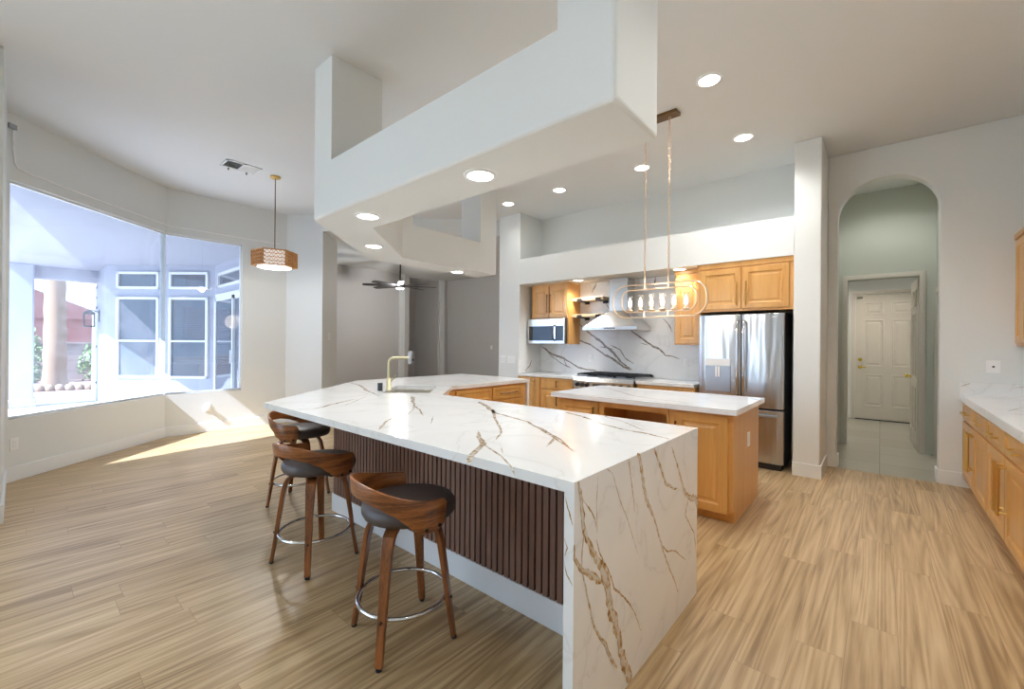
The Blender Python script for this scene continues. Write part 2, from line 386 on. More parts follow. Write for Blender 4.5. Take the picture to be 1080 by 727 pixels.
def dup(root, loc, rotz, label):
    r = root.copy(); COL.objects.link(r); r.location = loc; r.rotation_euler = (0, 0, rotz); r['label'] = label
    for ch in root.children:
        c = ch.copy(); COL.objects.link(c); c.parent = r
        for g in ch.children:
            d = g.copy(); COL.objects.link(d); d.parent = c
            if d.type == 'LIGHT': pass
    return r
def frame(P, U, Nn): return (Vector(P), Vector(U).normalized(), Vector(Nn).normalized())
def wall_holes(mb, p0, p1, z0, z1, th, holes):
    """wall from p0 to p1 (inner face line), thickness th to the left of p0->p1, rectangular holes (a0,a1,h0,h1) along it"""
    U = Vector((p1[0] - p0[0], p1[1] - p0[1], 0)); L = U.length; U.normalize(); Nn = Vector((-U.y, U.x, 0))
    fr = (Vector((p0[0], p0[1], 0)), U, Nn)
    xs = sorted({0, L} | {a for h in holes for a in h[:2]})
    for a, b in zip(xs, xs[1:]):
        mid = (a + b) / 2; cut = sorted((h[2], h[3]) for h in holes if h[0] <= mid <= h[1]); z = z0
        for c0, c1 in cut:
            if c0 > z: mb.fbox(fr, a, b, z, c0, 0, th)
            z = c1
        if z < z1: mb.fbox(fr, a, b, z, z1, 0, th)
    return fr
# ================================================================== the setting
CZ = 3.53
S2 = 0.70710678
FLOOR = [(-4.95, -6), (1.40, -6), (1.40, 6.06), (-4.96, 6.06), (-4.96, 9.95), (-12.8, 9.95), (-12.8, 3.1), (-7.80, 2.95), (-7.80, 1.33), (-6.35, -0.20), (-4.95, -0.20)]
struct(MB().prism(FLOOR, -0.2, 0).build('floor', 'plank_floor'))
struct(MB().prism([(-1.4, 6.06), (0.9, 6.06), (0.9, 10.6), (-1.4, 10.6)], -0.2, 0).build('floor_hall', 'tile' if 'tile' in M else 'polished_tile'))
CEIL = [(-4.95, -9.0), (1.42, -9.0), (1.42, 6.22), (-4.90, 6.22)] + [(-4.90, 9.95)] + FLOOR[5:]  # overhang past the rear floor edge added to keep sun off the floor
struct(MB().prism(CEIL, CZ, CZ + 0.2).build('ceiling', 'ceiling_paint'))

# breakfast bay: angled window wall, window wall, angled pier wall, short wall by the camera
A0, A1, A2, A3 = (-6.28, -0.08), (-7.66, 1.36), (-7.66, 2.98), (-7.21, 3.39)
mb = MB(); LA = math.hypot(A1[0] - A0[0], A1[1] - A0[1])
SILL, HEAD = 0.60, 2.90
# interior on the left of A1->A0, so walk A0->A1 and thicken to the left = outwards
ua = Vector((A1[0] - A0[0], A1[1] - A0[1], 0)).normalized(); na = Vector((-ua.y, ua.x, 0))   # na points outward (-x,-y)
frA = wall_holes(mb, A0, A1, 0, CZ, 0.08, [(0.03, LA, SILL, HEAD)])
struct(mb.build('wall_bay', 'wall_paint'))
mb = MB(); frB = wall_holes(mb, A1, A2, 0, CZ, 0.08, [(0.0, 0.96, SILL, HEAD)])
struct(mb.build('wall_window', 'wall_paint'))
d = Vector((-S2, S2, 0))
pier = [A2, A3, (A3[0] - 0.726 * S2, A3[1] + 0.726 * S2), (A2[0] - 0.45, A2[1] + 0.45), (A2[0] - 0.16, A2[1])]
struct(MB().prism(pier, 0, CZ).build('wall_pier', 'wall_paint'))
hp1 = (A3[0] + 3.02 * S2, A3[1] + 3.02 * S2)
struct(MB().prism([A3, hp1, (hp1[0] - 0.726 * S2, hp1[1] + 0.726 * S2), (A3[0] - 0.726 * S2, A3[1] + 0.726 * S2)], 3.26, CZ).build('wall_header', 'wall_paint'))
struct(MB().prism([(-6.28, -0.08), (-6.28, -0.24), (-4.76, -0.24), (-4.76, -1.2), (-4.92, -1.2), (-4.92, -0.08)][::1], 0, CZ).build('wall_left', 'wall_paint'))

# kitchen wall: two full-height columns, header with an open niche above, recess
struct(MB().box(-4.96, -4.50, 5.39, 6.15, 0, CZ).build('wall_column_left', 'wall_paint', bevel=0.012))
struct(MB().box(-0.704, -0.465, 5.39, 6.22, 0, CZ).build('wall_column_right', 'wall_paint', bevel=0.012))
struct(MB().box(-4.50, -0.704, 5.39, 5.99, 2.34, 2.757).build('wall_kitchen_header', 'wall_paint'))
struct(MB().box(-4.50, -0.704, 5.99, 6.15, 0, CZ).build('wall_kitchen', 'wall_paint'))

# arch wall (one outline with the arched opening cut from the floor)
ax0, ax1, sp = -0.373, 0.447, 2.80; rx, rz, cx = (ax1 - ax0) / 2, 0.40, (ax0 + ax1) / 2
out = [(-0.467, 0), (ax0, 0)] + [(cx - rx * math.cos(R(k * 7.5)), sp + rz * math.sin(R(k * 7.5))) for k in range(25)] + [(ax1, 0), (1.40, 0), (1.40, CZ), (-0.467, CZ)]
struct(MB().prism(out, 6.06, 6.22, f=lambda a, b, h: (a, h, b)).build('wall_arch', 'wall_paint', bevel=0.012))
struct(MB().box(-3.4, 1.42, -6.16, -6.0, 0, CZ).build('wall_rear_blocker', 'wall_paint'))  # unseen wall added to cut light and reflections from the open rear
struct(MB().box(1.26, 1.42, -6.0, 6.06, 0, CZ).build('wall_right', 'wall_paint'))
# hall behind the arch
struct(MB().box(-0.62, -0.47, 6.22, 7.6, 0, 3.475).build('wall_hall_left', 'sage_paint'))
mb = MB(); wall_holes(mb, (0.53, 7.6), (0.53, 6.22), 0, 3.475, 0.14, [(0.30, 1.06, 0, 2.03)])
struct(mb.build('wall_hall_right', 'sage_paint'))
mb = MB(); wall_holes(mb, (0.9, 7.74), (-1.4, 7.74), 0, 3.475, 0.14, [(0.9 - 0.375, 0.9 + 0.352, 0, 2.29)])
struct(mb.build('wall_hall_end', 'sage_paint'))
struct(MB().box(-0.62, 0.67, 6.22, 7.74, 3.475, 3.6).build('ceiling_hall', 'ceiling_paint'))
struct(MB().box(-1.4, 0.9, 7.74, 10.6, 2.95, 3.05).build('ceiling_entry', 'ceiling_paint'))
mb = MB(); wall_holes(mb, (0.9, 10.56), (-1.4, 10.56), 0, 2.95, 0.14, [])
struct(mb.build('wall_entry', 'wall_paint'))
struct(MB().box(0.76, 0.9, 7.74, 10.42, 0, 2.95).box(-1.4, -1.26, 7.74, 10.42, 0, 2.95).build('wall_entry_sides', 'wall_paint'))
def casing(name, u0, u1, top, fr, wdt=0.07, th=0.02, mat='trim_white'):
    m = MB()
    for a, b, c, d_, t_ in ((u0 - wdt, u0, 0, top + wdt, th), (u1, u1 + wdt, 0, top + wdt, th), (u0, u1, top, top + wdt, th)):
        m.fbox(fr, a, b, c, d_, 0, t_)
        m.fbox(fr, a + 0.02, b - 0.02 if b - a < 0.2 else b, c, d_ - (0.02 if a == u0 else 0.02), t_, t_ + 0.008)
    return struct(m.build(name, mat, bevel=0.003))
fY = lambda y: frame((0, y, 0), (1, 0, 0), (0, -1, 0))
casing('trim_1', -0.352, 0.375, 2.29, fY(7.6), 0.06, mat='door_paint')
casing('trim_2', -0.365, 0.56, 2.345, fY(10.42), 0.06, mat='door_paint')
casing('trim_3', 0.30 + 0.0, 1.06, 2.03, frame((0.53, 7.6, 0), (0, -1, 0), (-1, 0, 0)), 0.06, mat='door_paint')

# great room behind the bay
GW = -11.45
mb = MB(); wall_holes(mb, (GW, 9.95), (GW, 2.95), 0, CZ, 0.16, [])
mb = MB()
frame_g = wall_holes(mb, (GW, 2.95), (GW, 9.95), 0, CZ, 0.16, [(0.35, 2.5, 0.1, 2.6), (5.25, 6.43, 0, 3.46)])
struct(mb.build('wall_great_room', 'grey_paint'))
struct(MB().box(-12.75, GW - 0.16, 8.0, 8.2, 0, CZ).box(-12.75, GW - 0.16, 9.38, 9.5, 0, CZ).box(-12.9, -12.75, 8.0, 9.5, 0, CZ).build('wall_alcove', 'grey_paint'))
struct(MB().box(GW - 0.16, -4.96, 9.80, 9.96, 0, CZ).build('wall_back', 'grey_paint'))
struct(MB().box(-5.10, -4.96, 6.15, 9.80, 0, CZ).build('wall_great_room_right', 'grey_paint'))
struct(MB().box(GW, GW + 0.05, 7.80, 8.0, 0, CZ).box(GW, GW + 0.06, 9.42, 9.62, 0, CZ).build('trim_4', 'trim_white'))

# baseboards
def baseboard(name, p0, p1, h=0.14, th=0.016):
    u = Vector((p1[0] - p0[0], p1[1] - p0[1], 0)); L = u.length; u.normalize(); n_ = Vector((u.y, -u.x, 0))   # room on the right of p0->p1
    fr = (Vector((p0[0], p0[1], 0)), u, n_)
    struct(MB().fbox(fr, 0, L, 0, h, 0, th).build(name, 'trim_white', bevel=0.004))
baseboard('baseboard_bay', (A0[0] + 0.005, A0[1]), A1); baseboard('baseboard_window', A1, A2); baseboard('baseboard_pier', A2, A3)
baseboard('baseboard_left', (-4.92, -0.08), A0)
baseboard('baseboard_column', (-0.704, 5.39), (-0.449, 5.39)); baseboard('baseboard_column_side', (-0.465, 5.39), (-0.465, 6.06))
baseboard('baseboard_arch_left', (-0.449, 6.06), (-0.373, 6.06)); baseboard('baseboard_arch_right', (0.447, 6.06), (0.70, 6.06))
baseboard('baseboard_arch_jamb', (-0.373, 6.06), (-0.373, 6.22)); baseboard('baseboard_arch_jamb_right', (0.447, 6.22), (0.447, 6.06))
baseboard('baseboard_great_room', (GW, 5.5), (GW, 8.2)); baseboard('baseboard_back', (GW, 9.8), (-5.1, 9.8))

# dropped soffit ring over the island: front beam with two posts, angled corner, leg, end post
BZ, LZ = 2.337, 2.74
front = [(-3.407, BZ), (-0.795, BZ), (-0.795, CZ), (-1.074, CZ), (-1.074, LZ), (-3.131, LZ), (-3.131, CZ), (-3.407, CZ)]
struct(MB().prism(front, 1.53, 1.955, f=lambda a, b, h: (a, h, b)).build('soffit_beam', 'wall_paint'))
round_edges(bpy.data.objects['soffit_beam'], lambda p, q: (abs(p.x + 0.795) < 1e-3 and abs(q.x + 0.795) < 1e-3 and not (abs(p.z - CZ) < 1e-3 and abs(q.z - CZ) < 1e-3)) or (abs(p.y - 1.53) < 1e-3 and abs(q.y - 1.53) < 1e-3 and (p.z + q.z) / 2 < BZ + 1e-3), 0.02)
ring = [(-3.407, 1.53), (-3.407, 1.955), (-3.257, 1.955), (-4.13, 2.86), (-4.13, 4.42), (-4.51, 4.42), (-4.51, 2.66)]
struct(MB().prism(ring, BZ, LZ).build('soffit_leg', 'wall_paint'))
struct(MB().prism([(-3.95, 2.672), (-4.13, 2.86), (-4.13, 3.0), (-4.51, 3.0), (-4.51, 2.66), (-4.23, 2.38)], LZ, CZ).box(-4.51, -4.13, 4.11, 4.42, LZ, CZ).build('soffit_posts', 'wall_paint'))

# windows of the bay
def window(name, fr, u0, u1, z0, z1, mull=(), depth=0.05, fwid=0.025):
    e = bpy.data.objects.new(name, None); COL.objects.link(e); e.location = fr[0]; e['kind'] = 'structure'
    m = MB()
    for a, b, c, d_ in ((u0, u1, z0, z0 + fwid), (u0, u1, z1 - fwid, z1), (u0, u0 + (fwid if u0 > 0 else 0.008), z0, z1), (u1 - (fwid if u0 < 0 else 0.008), u1, z0, z1)):
        m.fbox(fr, a, b, c, d_, depth - 0.02, depth + 0.02)
    for a in mull: m.fbox(fr, a - 0.015, a + 0.015, z0, z1, depth - 0.02, depth + 0.02)
    m.build('window_frame', 'trim_white', e, bevel=0.003)
    MB().fbox(fr, u0 + 0.01, u1 - 0.01, z0 + 0.01, z1 - 0.01, depth - 0.003, depth + 0.003).build('window_glass', 'window_glass', e)
    MB().fbox(fr, u0, u1, z0 - 0.025, z0, 0.001, depth - 0.02).build('window_sill', 'trim_white', e, bevel=0.004)
    return e
window('window_1', frA, 0.03, LA + 0.0207, SILL, HEAD)
window('window_2', frB, -0.0207, 0.96, SILL, HEAD)

# ================================================================== outdoors
struct(MB().prism([(-14.6, -9), (-6.3, -9), (-6.3, -0.2), (-7.8, 1.3), (-7.8, 3.0), (-14.6, 3.0)], -0.25, -0.05).build('patio_slab', 'concrete'))
struct(MB().box(-14.6, 14, -34, -9.0, -0.25, -0.05).box(-6.3, 14, -9.0, -6.0, -0.25, -0.05).box(1.41, 14, -6.0, 0, -0.25, -0.05).build('rear_bounce_slab', 'concrete'))  # unseen slab added to bounce neutral sunlight up to the ceiling
struct(MB().box(-60, -14.6, -40, 40, -0.3, -0.12).build('ground_yard', 'gravel'))
F2a, F2b = (-12.33, 1.21), (-10.61, 2.70)
mb = MB(); wall_holes(mb, (-14.95, 1.21), F2a, -0.05, 3.53, 0.2, [(0.55, 1.05, 0.35, 2.15), (0.55, 1.05, 2.35, 2.62)]); struct(mb.build('wall_patio_far', 'stucco'))
mb = MB(); wall_holes(mb, F2a, F2b, -0.05, 3.53, 0.2, []); struct(mb.build('wall_patio_angled', 'stucco'))
mb = MB(); wall_holes(mb, F2b, (-7.82, 2.70), -0.05, 3.53, 0.2, []); struct(mb.build('wall_patio_near', 'stucco'))
roof = [(-14.1, -0.25), (-6.18, -0.25), (-6.40, -0.20), (-7.83, 1.30), (-7.83, 2.70), (-10.61, 2.70), (-12.33, 1.21), (-14.1, 1.21)]
struct(MB().prism(roof, 2.95, 3.25).box(-14.05, -13.65, -0.25, 1.21, 2.70, 2.96).build('roof_patio', 'soffit_stucco'))
struct(MB().prism([(-12.9, 1.0), (-12.45, 1.15), (-10.65, 2.64), (-7.75, 2.64), (-7.75, 3.0), (-12.9, 3.2)], 3.531, 3.72).build('roof_sun_blocker', 'soffit_stucco'))  # unseen roof strip added to stop sun leaking in over the patio walls
t = MB().box(-13.93, -13.47, -0.20, 0.22, -0.05, 2.96).box(-13.97, -13.43, -0.24, 0.26, -0.05, 0.12).build('patio_post', 'stucco', bevel=0.03, seg=3)
tag(t, 'thick white stucco post at the patio corner outside the window', 'post')

def wing_window(label, fr, u0, u1, rail=True, group='windows of the patio wing'):
    P = fr[0] + fr[1] * ((u0 + u1) / 2); e = thing('wing_window', label, 'window', (P.x, P.y, 0.6), group)
    def sash(nm, z0, z1, bar=None):
        m = MB(); k = 0.05
        for a, b, c, d_ in ((u0, u1, z0, z0 + k), (u0, u1, z1 - k, z1), (u0, u0 + k, z0, z1), (u1 - k, u1, z0, z1)): m.fbox(fr, a, b, c, d_, 0, 0.05)
        if bar: m.fbox(fr, u0, u1, bar - 0.02, bar + 0.02, 0, 0.045)
        f = m.build(nm, 'trim_white', e, bevel=0.004)
        MB().fbox(fr, u0 + 0.02, u1 - 0.02, z0 + 0.02, z1 - 0.02, 0.0, 0.012).build('pane', 'blinded_pane', f)
    sash('lower_sash', 0.58, 2.28, 1.36); sash('transom', 2.45, 2.81)
ud = Vector((F2b[0] - F2a[0], F2b[1] - F2a[1], 0)).normalized(); fr2 = (Vector((F2a[0], F2a[1], 0)), ud, Vector((ud.y, -ud.x, 0)))
wing_window('sash window with a high transom, nearer the lantern on the patio wing', fr2, 0.24, 1.13)
wing_window('sash window with a high transom, next to the patio sliding door', fr2, 1.34, 2.16)
fr1 = frame((-14.95, 1.21, 0), (1, 0, 0), (0, -1, 0))
e = thing('wing_window', 'narrow sash window on the far patio wall beside the lantern', 'window', (-14.15, 1.21, 0.4), 'windows of the patio wing')
m = MB()
for a, b, c, d_ in ((0.55, 1.05, 0.35, 0.40), (0.55, 1.05, 2.10, 2.15), (0.55, 0.60, 0.35, 2.15), (1.0, 1.05, 0.35, 2.15), (0.55, 1.05, 1.2, 1.24)): m.fbox(fr1, a, b, c, d_, -0.06, 0.02)
f = m.build('lower_sash', 'trim_white', e); MB().fbox(fr1, 0.56, 1.04, 0.36, 2.14, -0.05, -0.03).build('pane', 'blinded_pane', f)
m = MB()
for a, b, c, d_ in ((0.55, 1.05, 2.35, 2.39), (0.55, 1.05, 2.58, 2.62), (0.55, 0.59, 2.35, 2.62), (1.01, 1.05, 2.35, 2.62)): m.fbox(fr1, a, b, c, d_, -0.06, 0.02)
f = m.build('transom', 'trim_white', e); MB().fbox(fr1, 0.56, 1.04, 2.36, 2.61, -0.05, -0.03).build('pane', 'blinded_pane', f)
# sliding door with transom on the near patio wall
fr3 = frame((-10.61, 2.70, 0), (1, 0, 0), (0, -1, 0))
e = thing('sliding_door', 'white framed sliding patio door under a transom, across the patio', 'door', (-9.4, 2.68, -0.05))
m = MB()
for a, b, c, d_ in ((0.18, 2.5, -0.05, 0.03), (0.18, 2.5, 2.25, 2.32), (0.18, 0.25, -0.05, 2.32), (2.43, 2.5, -0.05, 2.32)): m.fbox(fr3, a, b, c, d_, 0, 0.06)
m.build('frame', 'trim_white', e, bevel=0.004)
for k, (a, b, o_) in enumerate(((0.25, 1.36, 0.03), (1.30, 2.43, 0.0))):
    m = MB()
    for a_, b_, c, d_ in ((a, b, 0.03, 0.1), (a, b, 2.18, 2.25), (a, a + 0.06, 0.03, 2.25), (b - 0.06, b, 0.03, 2.25)): m.fbox(fr3, a_, b_, c, d_, o_, o_ + 0.03)
    f = m.build('door_leaf', 'trim_white', e); MB().fbox(fr3, a + 0.05, b - 0.05, 0.09, 2.2, o_ + 0.008, o_ + 0.018).build('pane', 'blinded_pane', f)
    if k == 0: MB().fbox(fr3, b - 0.05, b - 0.015, 0.95, 1.2, o_ + 0.03, o_ + 0.06).build('handle', 'trim_white', f, bevel=0.004)
m = MB()
for a, b, c, d_ in ((0.35, 2.4, 2.45, 2.50), (0.35, 2.4, 2.70, 2.75), (0.35, 0.40, 2.45, 2.75), (2.35, 2.4, 2.45, 2.75)): m.fbox(fr3, a, b, c, d_, 0, 0.05)
f = m.build('transom', 'trim_white', e); MB().fbox(fr3, 0.37, 2.38, 2.47, 2.73, 0, 0.012).build('pane', 'blinded_pane', f)
# wall lantern
lx, ly = -13.45, 1.21
e = thing('wall_lantern', 'dark metal lantern on the far patio wall, seen through the window', 'lantern', (lx, ly, 1.7))
MB().box(lx - 0.06, lx + 0.06, ly - 0.02, ly, 1.78, 2.05).build('back_plate', 'black_metal', e, bevel=0.004)
MB().tube([(lx, ly - 0.02, 2.0), (lx, ly - 0.12, 2.04), (lx, ly - 0.17, 2.0)], 0.012).build('arm', 'black_metal', e)
m = MB().box(lx - 0.09, lx + 0.09, ly - 0.26, ly - 0.08, 1.66, 1.69).box(lx - 0.09, lx + 0.09, ly - 0.26, ly - 0.08, 1.94, 1.97).lathe([(0.11, 1.97), (0.02, 2.05)], lx, ly - 0.17, 4, False)
for sx in (-1, 1):
    for sy in (-1, 1): m.box(lx + sx * 0.082 - 0.008, lx + sx * 0.082 + 0.008, ly - 0.17 + sy * 0.082 - 0.008, ly - 0.17 + sy * 0.082 + 0.008, 1.69, 1.94)
m.build('cage', 'black_metal', e); MB().box(lx - 0.075, lx + 0.075, ly - 0.245, ly - 0.095, 1.70, 1.93).build('lantern_glass', 'clear_glass', e)
# yard
m = MB(); pts = [(-18.9 + 0.10 * math.sin(k * 0.5), 0.73, -0.15 + k * 0.35) for k in range(17)]
m.tube(pts, [0.34 if k == 0 else 0.26 + 0.018 * (k % 2) - 0.004 * k for k in range(17)], 14)
tag(m.build('palm_trunk', 'palm_bark'), 'tall tan palm trunk standing in the yard', 'tree')
tag(MB().box(-22.9, -22.7, -14, 16, -0.12, 1.22).box(-22.95, -22.65, -14, 16, 1.22, 1.28).build('garden_wall', 'block_masonry'), 'grey brown block wall along the back of the yard', 'wall')
e = thing('neighbour_house', 'pinkish house with a red tiled roof beyond the block wall', 'house', (-48, 0, -0.12))
MB().box(-56, -44, -4.0, 4.0, -0.12, 3.0).build('wall', 'terracotta_wall', e)
MB().prism([(-4.7, 2.85), (4.7, 2.85), (4.7, 3.0), (0.0, 5.1), (-4.7, 3.0)], -56.6, -43.4, f=lambda a, b, h: (h, a, b)).build('roof', 'roof_tile', e)
def shrub(c, r, h, label):
    m = MB()
    for k in range(520):
        a, b = random.uniform(0, 6.283), math.acos(random.uniform(-0.6, 1)); rr = r * random.uniform(0.55, 1.0)
        p = Vector((c[0] + rr * math.sin(b) * math.cos(a), c[1] + rr * math.sin(b) * math.sin(a), max(c[2] + 0.02, c[2] + h * 0.42 + h * 0.58 * math.cos(b) * random.uniform(0.6, 1.4))))
        u = Vector((random.uniform(-1, 1), random.uniform(-1, 1), random.uniform(-1, 1))).normalized(); v = u.orthogonal().normalized(); s_ = random.uniform(0.06, 0.12)
        m.add([p - u * s_, p + v * s_ * 0.5, p + u * s_, p - v * s_ * 0.5], [(0, 1, 2, 3)])
    o = m.build('shrub', 'leaf_green', recalc=False); tag(o, label, 'shrub', 'shrubs by the block wall'); return o
shrub((-21.9, 0.05, -0.12), 0.7, 1.75, 'green shrub left of the palm trunk at the block wall')
shrub((-21.75, 2.2, -0.12), 0.85, 1.5, 'green shrub right of the palm trunk at the block wall')
MB_k = MB()
for k in range(9): MB_k.ellipsoid((-18.3 + 0.03 * k, -0.2 + 0.2 * k, -0.06), 0.16, 0.12, 0.14, 8, 5)
tag(MB_k.build('stone_edging', 'palm_bark'), 'low tan stone edging in front of the palm trunk', 'edging')

# ================================================================== quartz veins (a, b, width) on the slabs they cross
V_WF=[[(1.226,0.926,0.0173),(1.236,0.874,0.0244),(1.246,0.822,0.0245),(1.261,0.747,0.0247),(1.293,0.685,0.0251),(1.339,0.623,0.0294),(1.382,0.558,0.0412),(1.416,0.49,0.0496),(1.451,0.409,0.0465),(1.488,0.313,0.0473),(1.526,0.238,0.0401),(1.566,0.135,0.049),(1.62,0.034,0.0544),(1.648,-0.037,0.0551)],[(1.158,0.708,0.01),(1.203,0.663,0.0137),(1.24,0.614,0.0209),(1.319,0.562,0.0291),(1.383,0.504,0.0263)],[(1.267,0.74,0.0053),(1.254,0.669,0.007),(1.25,0.61,0.0053),(1.27,0.552,0.0089),(1.29,0.492,0.0107),(1.332,0.379,0.011),(1.375,0.315,0.0131),(1.431,0.242,0.0192),(1.479,0.172,0.0157),(1.516,0.123,0.01)],[(1.256,0.839,0.0053),(1.315,0.781,0.0073),(1.336,0.749,0.0073),(1.343,0.721,0.0037)],[(1.348,0.677,0.0037),(1.37,0.621,0.0056),(1.462,0.493,0.0097),(1.486,0.444,0.0099),(1.601,0.341,0.0083),(1.67,0.261,0.0064),(1.73,0.158,0.0044)],[(1.677,0.945,0.0279),(1.701,0.903,0.0304),(1.723,0.824,0.0306),(1.757,0.74,0.0266),(1.796,0.672,0.0226),(1.862,0.594,0.0139),(1.95,0.444,0.0144),(2.006,0.354,0.0122),(2.104,0.23,0.0102),(2.167,0.13,0.0078)],[(1.95,0.444,0.0096),(2.024,0.387,0.0099),(2.121,0.355,0.0077),(2.271,0.254,0.0054)],[(1.855,0.913,0.0185),(1.924,0.816,0.019),(1.998,0.719,0.0195),(2.098,0.667,0.0127),(2.155,0.654,0.0078)],[(2.066,0.875,0.0125),(2.148,0.769,0.0155),(2.263,0.595,0.0268),(2.454,0.512,0.0458),(2.506,0.464,0.0291)],[(2.308,0.567,0.0109),(2.265,0.486,0.0081),(2.408,0.347,0.0085),(2.529,0.198,0.0059)],[(1.601,0.923,0.0083),(1.618,0.848,0.0063),(1.638,0.771,0.0063),(1.662,0.679,0.0043)],[(1.42,0.936,0.0038),(1.466,0.882,0.0039),(1.529,0.764,0.004),(1.595,0.67,0.0041),(1.694,0.497,0.0022)],[(1.355,0.897,0.0037),(1.346,0.804,0.0037),(1.354,0.696,0.0037)]]
V_TOP=[[(-4.654,2.475,0.0161),(-4.166,2.359,0.0296),(-3.716,2.181,0.0335),(-3.198,1.997,0.0089)],[(-3.197,1.796,0.0085),(-3.099,1.619,0.024),(-2.945,1.378,0.0292),(-2.909,1.298,0.0095),(-2.997,1.191,0.0047)],[(-3.007,2.186,0.0416),(-2.63,1.937,0.0209),(-2.416,1.773,0.0072),(-2.212,1.562,0.0065),(-2.019,1.414,0.0078),(-2.01,1.279,0.0056)],[(-2.6,1.899,0.0129),(-2.352,1.778,0.0142),(-2.157,1.66,0.0109)],[(-2.241,1.489,0.0085),(-2.142,1.375,0.016),(-1.985,1.236,0.0257)],[(-2.666,2.041,0.0108),(-2.76,2.068,0.0083)],[(-3.274,1.922,0.0059),(-2.91,1.535,0.0075)],[(-2.09,1.678,0.0065),(-1.911,1.516,0.0059)],[(-1.585,1.567,0.0145),(-1.365,1.385,0.0316),(-1.284,1.239,0.0289),(-1.178,1.117,0.0263)],[(-1.365,1.385,0.0158),(-1.156,1.279,0.0112),(-1.045,1.206,0.0104),(-0.954,1.122,0.0072)],[(-1.258,1.391,0.0091),(-1.189,1.326,0.0087)],[(-2.367,2.357,0.0433),(-1.924,2.052,0.0274),(-1.561,1.946,0.0203),(-1.26,1.748,0.014),(-1.096,1.634,0.0127),(-0.97,1.529,0.0058)],[(-2.04,2.157,0.0241),(-1.464,1.617,0.0142),(-1.372,1.478,0.0098)],[(-1.209,1.739,0.0103),(-1.13,1.555,0.0062)],[(-1.61,2.403,0.024),(-1.343,2.287,0.0273),(-1.214,2.199,0.0206),(-1.005,2.123,0.0237),(-0.894,2.106,0.0273),(-0.768,2.057,0.0215)],[(-1.355,2.453,0.0115),(-1.131,2.328,0.0105),(-0.949,2.175,0.0095)],[(-1.488,1.892,0.0151),(-1.389,1.848,0.0145),(-1.239,1.746,0.0111),(-1.145,1.692,0.0127),(-1.028,1.583,0.0078),(-0.966,1.542,0.0056)],[(-1.159,1.713,0.0086),(-1.17,1.669,0.0085),(-1.117,1.53,0.0059)]]
V_I2=[[(-2.241,4.208,0.0146),(-1.771,3.787,0.0126),(-1.52,3.676,0.0118),(-1.159,3.616,0.011)],[(-0.909,4.393,0.0328),(-0.765,4.179,0.023)],[(-2.474,4.259,0.0101),(-1.989,4.196,0.0094),(-1.569,4.257,0.0089)]]
V_BS=[[(-4.472,1.318,0.0231),(-4.272,1.204,0.0378),(-4.028,1.138,0.0369),(-3.876,1.072,0.0219),(-3.728,0.981,0.0287),(-3.538,0.962,0.0212),(-3.385,0.956,0.0174)],[(-4.308,1.188,0.0152),(-4.096,1.065,0.0149),(-3.892,0.974,0.0146)],[(-4.028,1.152,0.0148),(-3.959,1.013,0.0147),(-3.842,0.962,0.0109)],[(-3.752,1.727,0.0144),(-3.544,1.559,0.0282),(-3.33,1.424,0.0415),(-3.182,1.306,0.0341),(-3.095,1.229,0.0473),(-2.953,1.092,0.0266),(-2.789,0.984,0.0262)],[(-3.749,1.451,0.0288),(-3.48,1.356,0.0211),(-3.328,1.251,0.0277),(-3.123,1.151,0.0407),(-3.009,1.077,0.0402),(-2.816,0.983,0.0328)],[(-3.329,1.331,0.0173),(-3.095,1.294,0.0203)],[(-3.153,1.359,0.0204),(-2.983,1.283,0.0167),(-2.899,1.157,0.0166),(-2.763,1.086,0.0131)],[(-3.398,2.347,0.0278),(-3.473,2.192,0.028)],[(-3.247,2.031,0.0171),(-3.158,1.882,0.017)],[(-2.829,1.587,0.0202),(-2.685,1.489,0.0249),(-2.584,1.422,0.0296),(-2.467,1.348,0.0341),(-2.371,1.302,0.0289),(-2.296,1.221,0.0191),(-2.186,1.205,0.0142),(-2.096,1.168,0.0117)],[(-2.674,1.393,0.0124),(-2.545,1.356,0.0147)],[(-2.337,1.746,0.012),(-2.244,1.643,0.019),(-2.197,1.542,0.0142)],[(-2.447,2.339,0.034),(-2.474,2.21,0.0244)]]

# ================================================================== main island
KY = 1.69
e = thing('island_cabinet', 'L-shaped island cabinet with vertical brown slat front under the marble top', 'cabinet', (-2.2, 2.0, 0))
sinkc, sa, sb = Vector((-3.50, 2.545)), Vector((-S2, S2)), Vector((S2, S2))
def srect(l, w_): return [tuple(sinkc + sa * (i * l) + sb * (j * w_)) for i, j in ((-1, -1), (1, -1), (1, 1), (-1, 1))]
base_poly = [(-3.36, KY + 0.03), (-0.805, KY + 0.03), (-0.805, 2.41), (-2.95, 2.41), (-3.46, 2.99), (-3.46, 4.27), (-4.22, 4.27), (-4.22, 2.58)]
MB().prism_hole(base_poly, srect(0.36, 0.25), 0.0, 0.872).build('cabinet_body', 'maple_side', e)
m = MB().slot(1).box(-3.36, -0.82, KY + 0.012, KY + 0.03, 0.14, 0.872).slot(0)
npch = 60; pitch = (3.36 - 0.82) / npch
for k in range(npch):
    x = -3.36 + k * pitch; m.box(x + 0.001, x + pitch * 0.73, KY - 0.008, KY + 0.013, 0.14, 0.872)
m.build('slat_panel', ['slat_wood', 'black_gap'], e)
fd = frame((-3.36, KY + 0.03, 0), (-S2, S2, 0), (-S2, -S2, 0))
m = MB().slot(1).fbox(fd, 0, 1.2, 0.14, 0.872, 0, 0.016).slot(0)
for k in range(28): m.fbox(fd, k * 0.0425 + 0.001, k * 0.0425 + 0.028, 0.14, 0.872, 0.016, 0.036)
m.build('slat_panel', ['slat_wood', 'black_gap'], e)
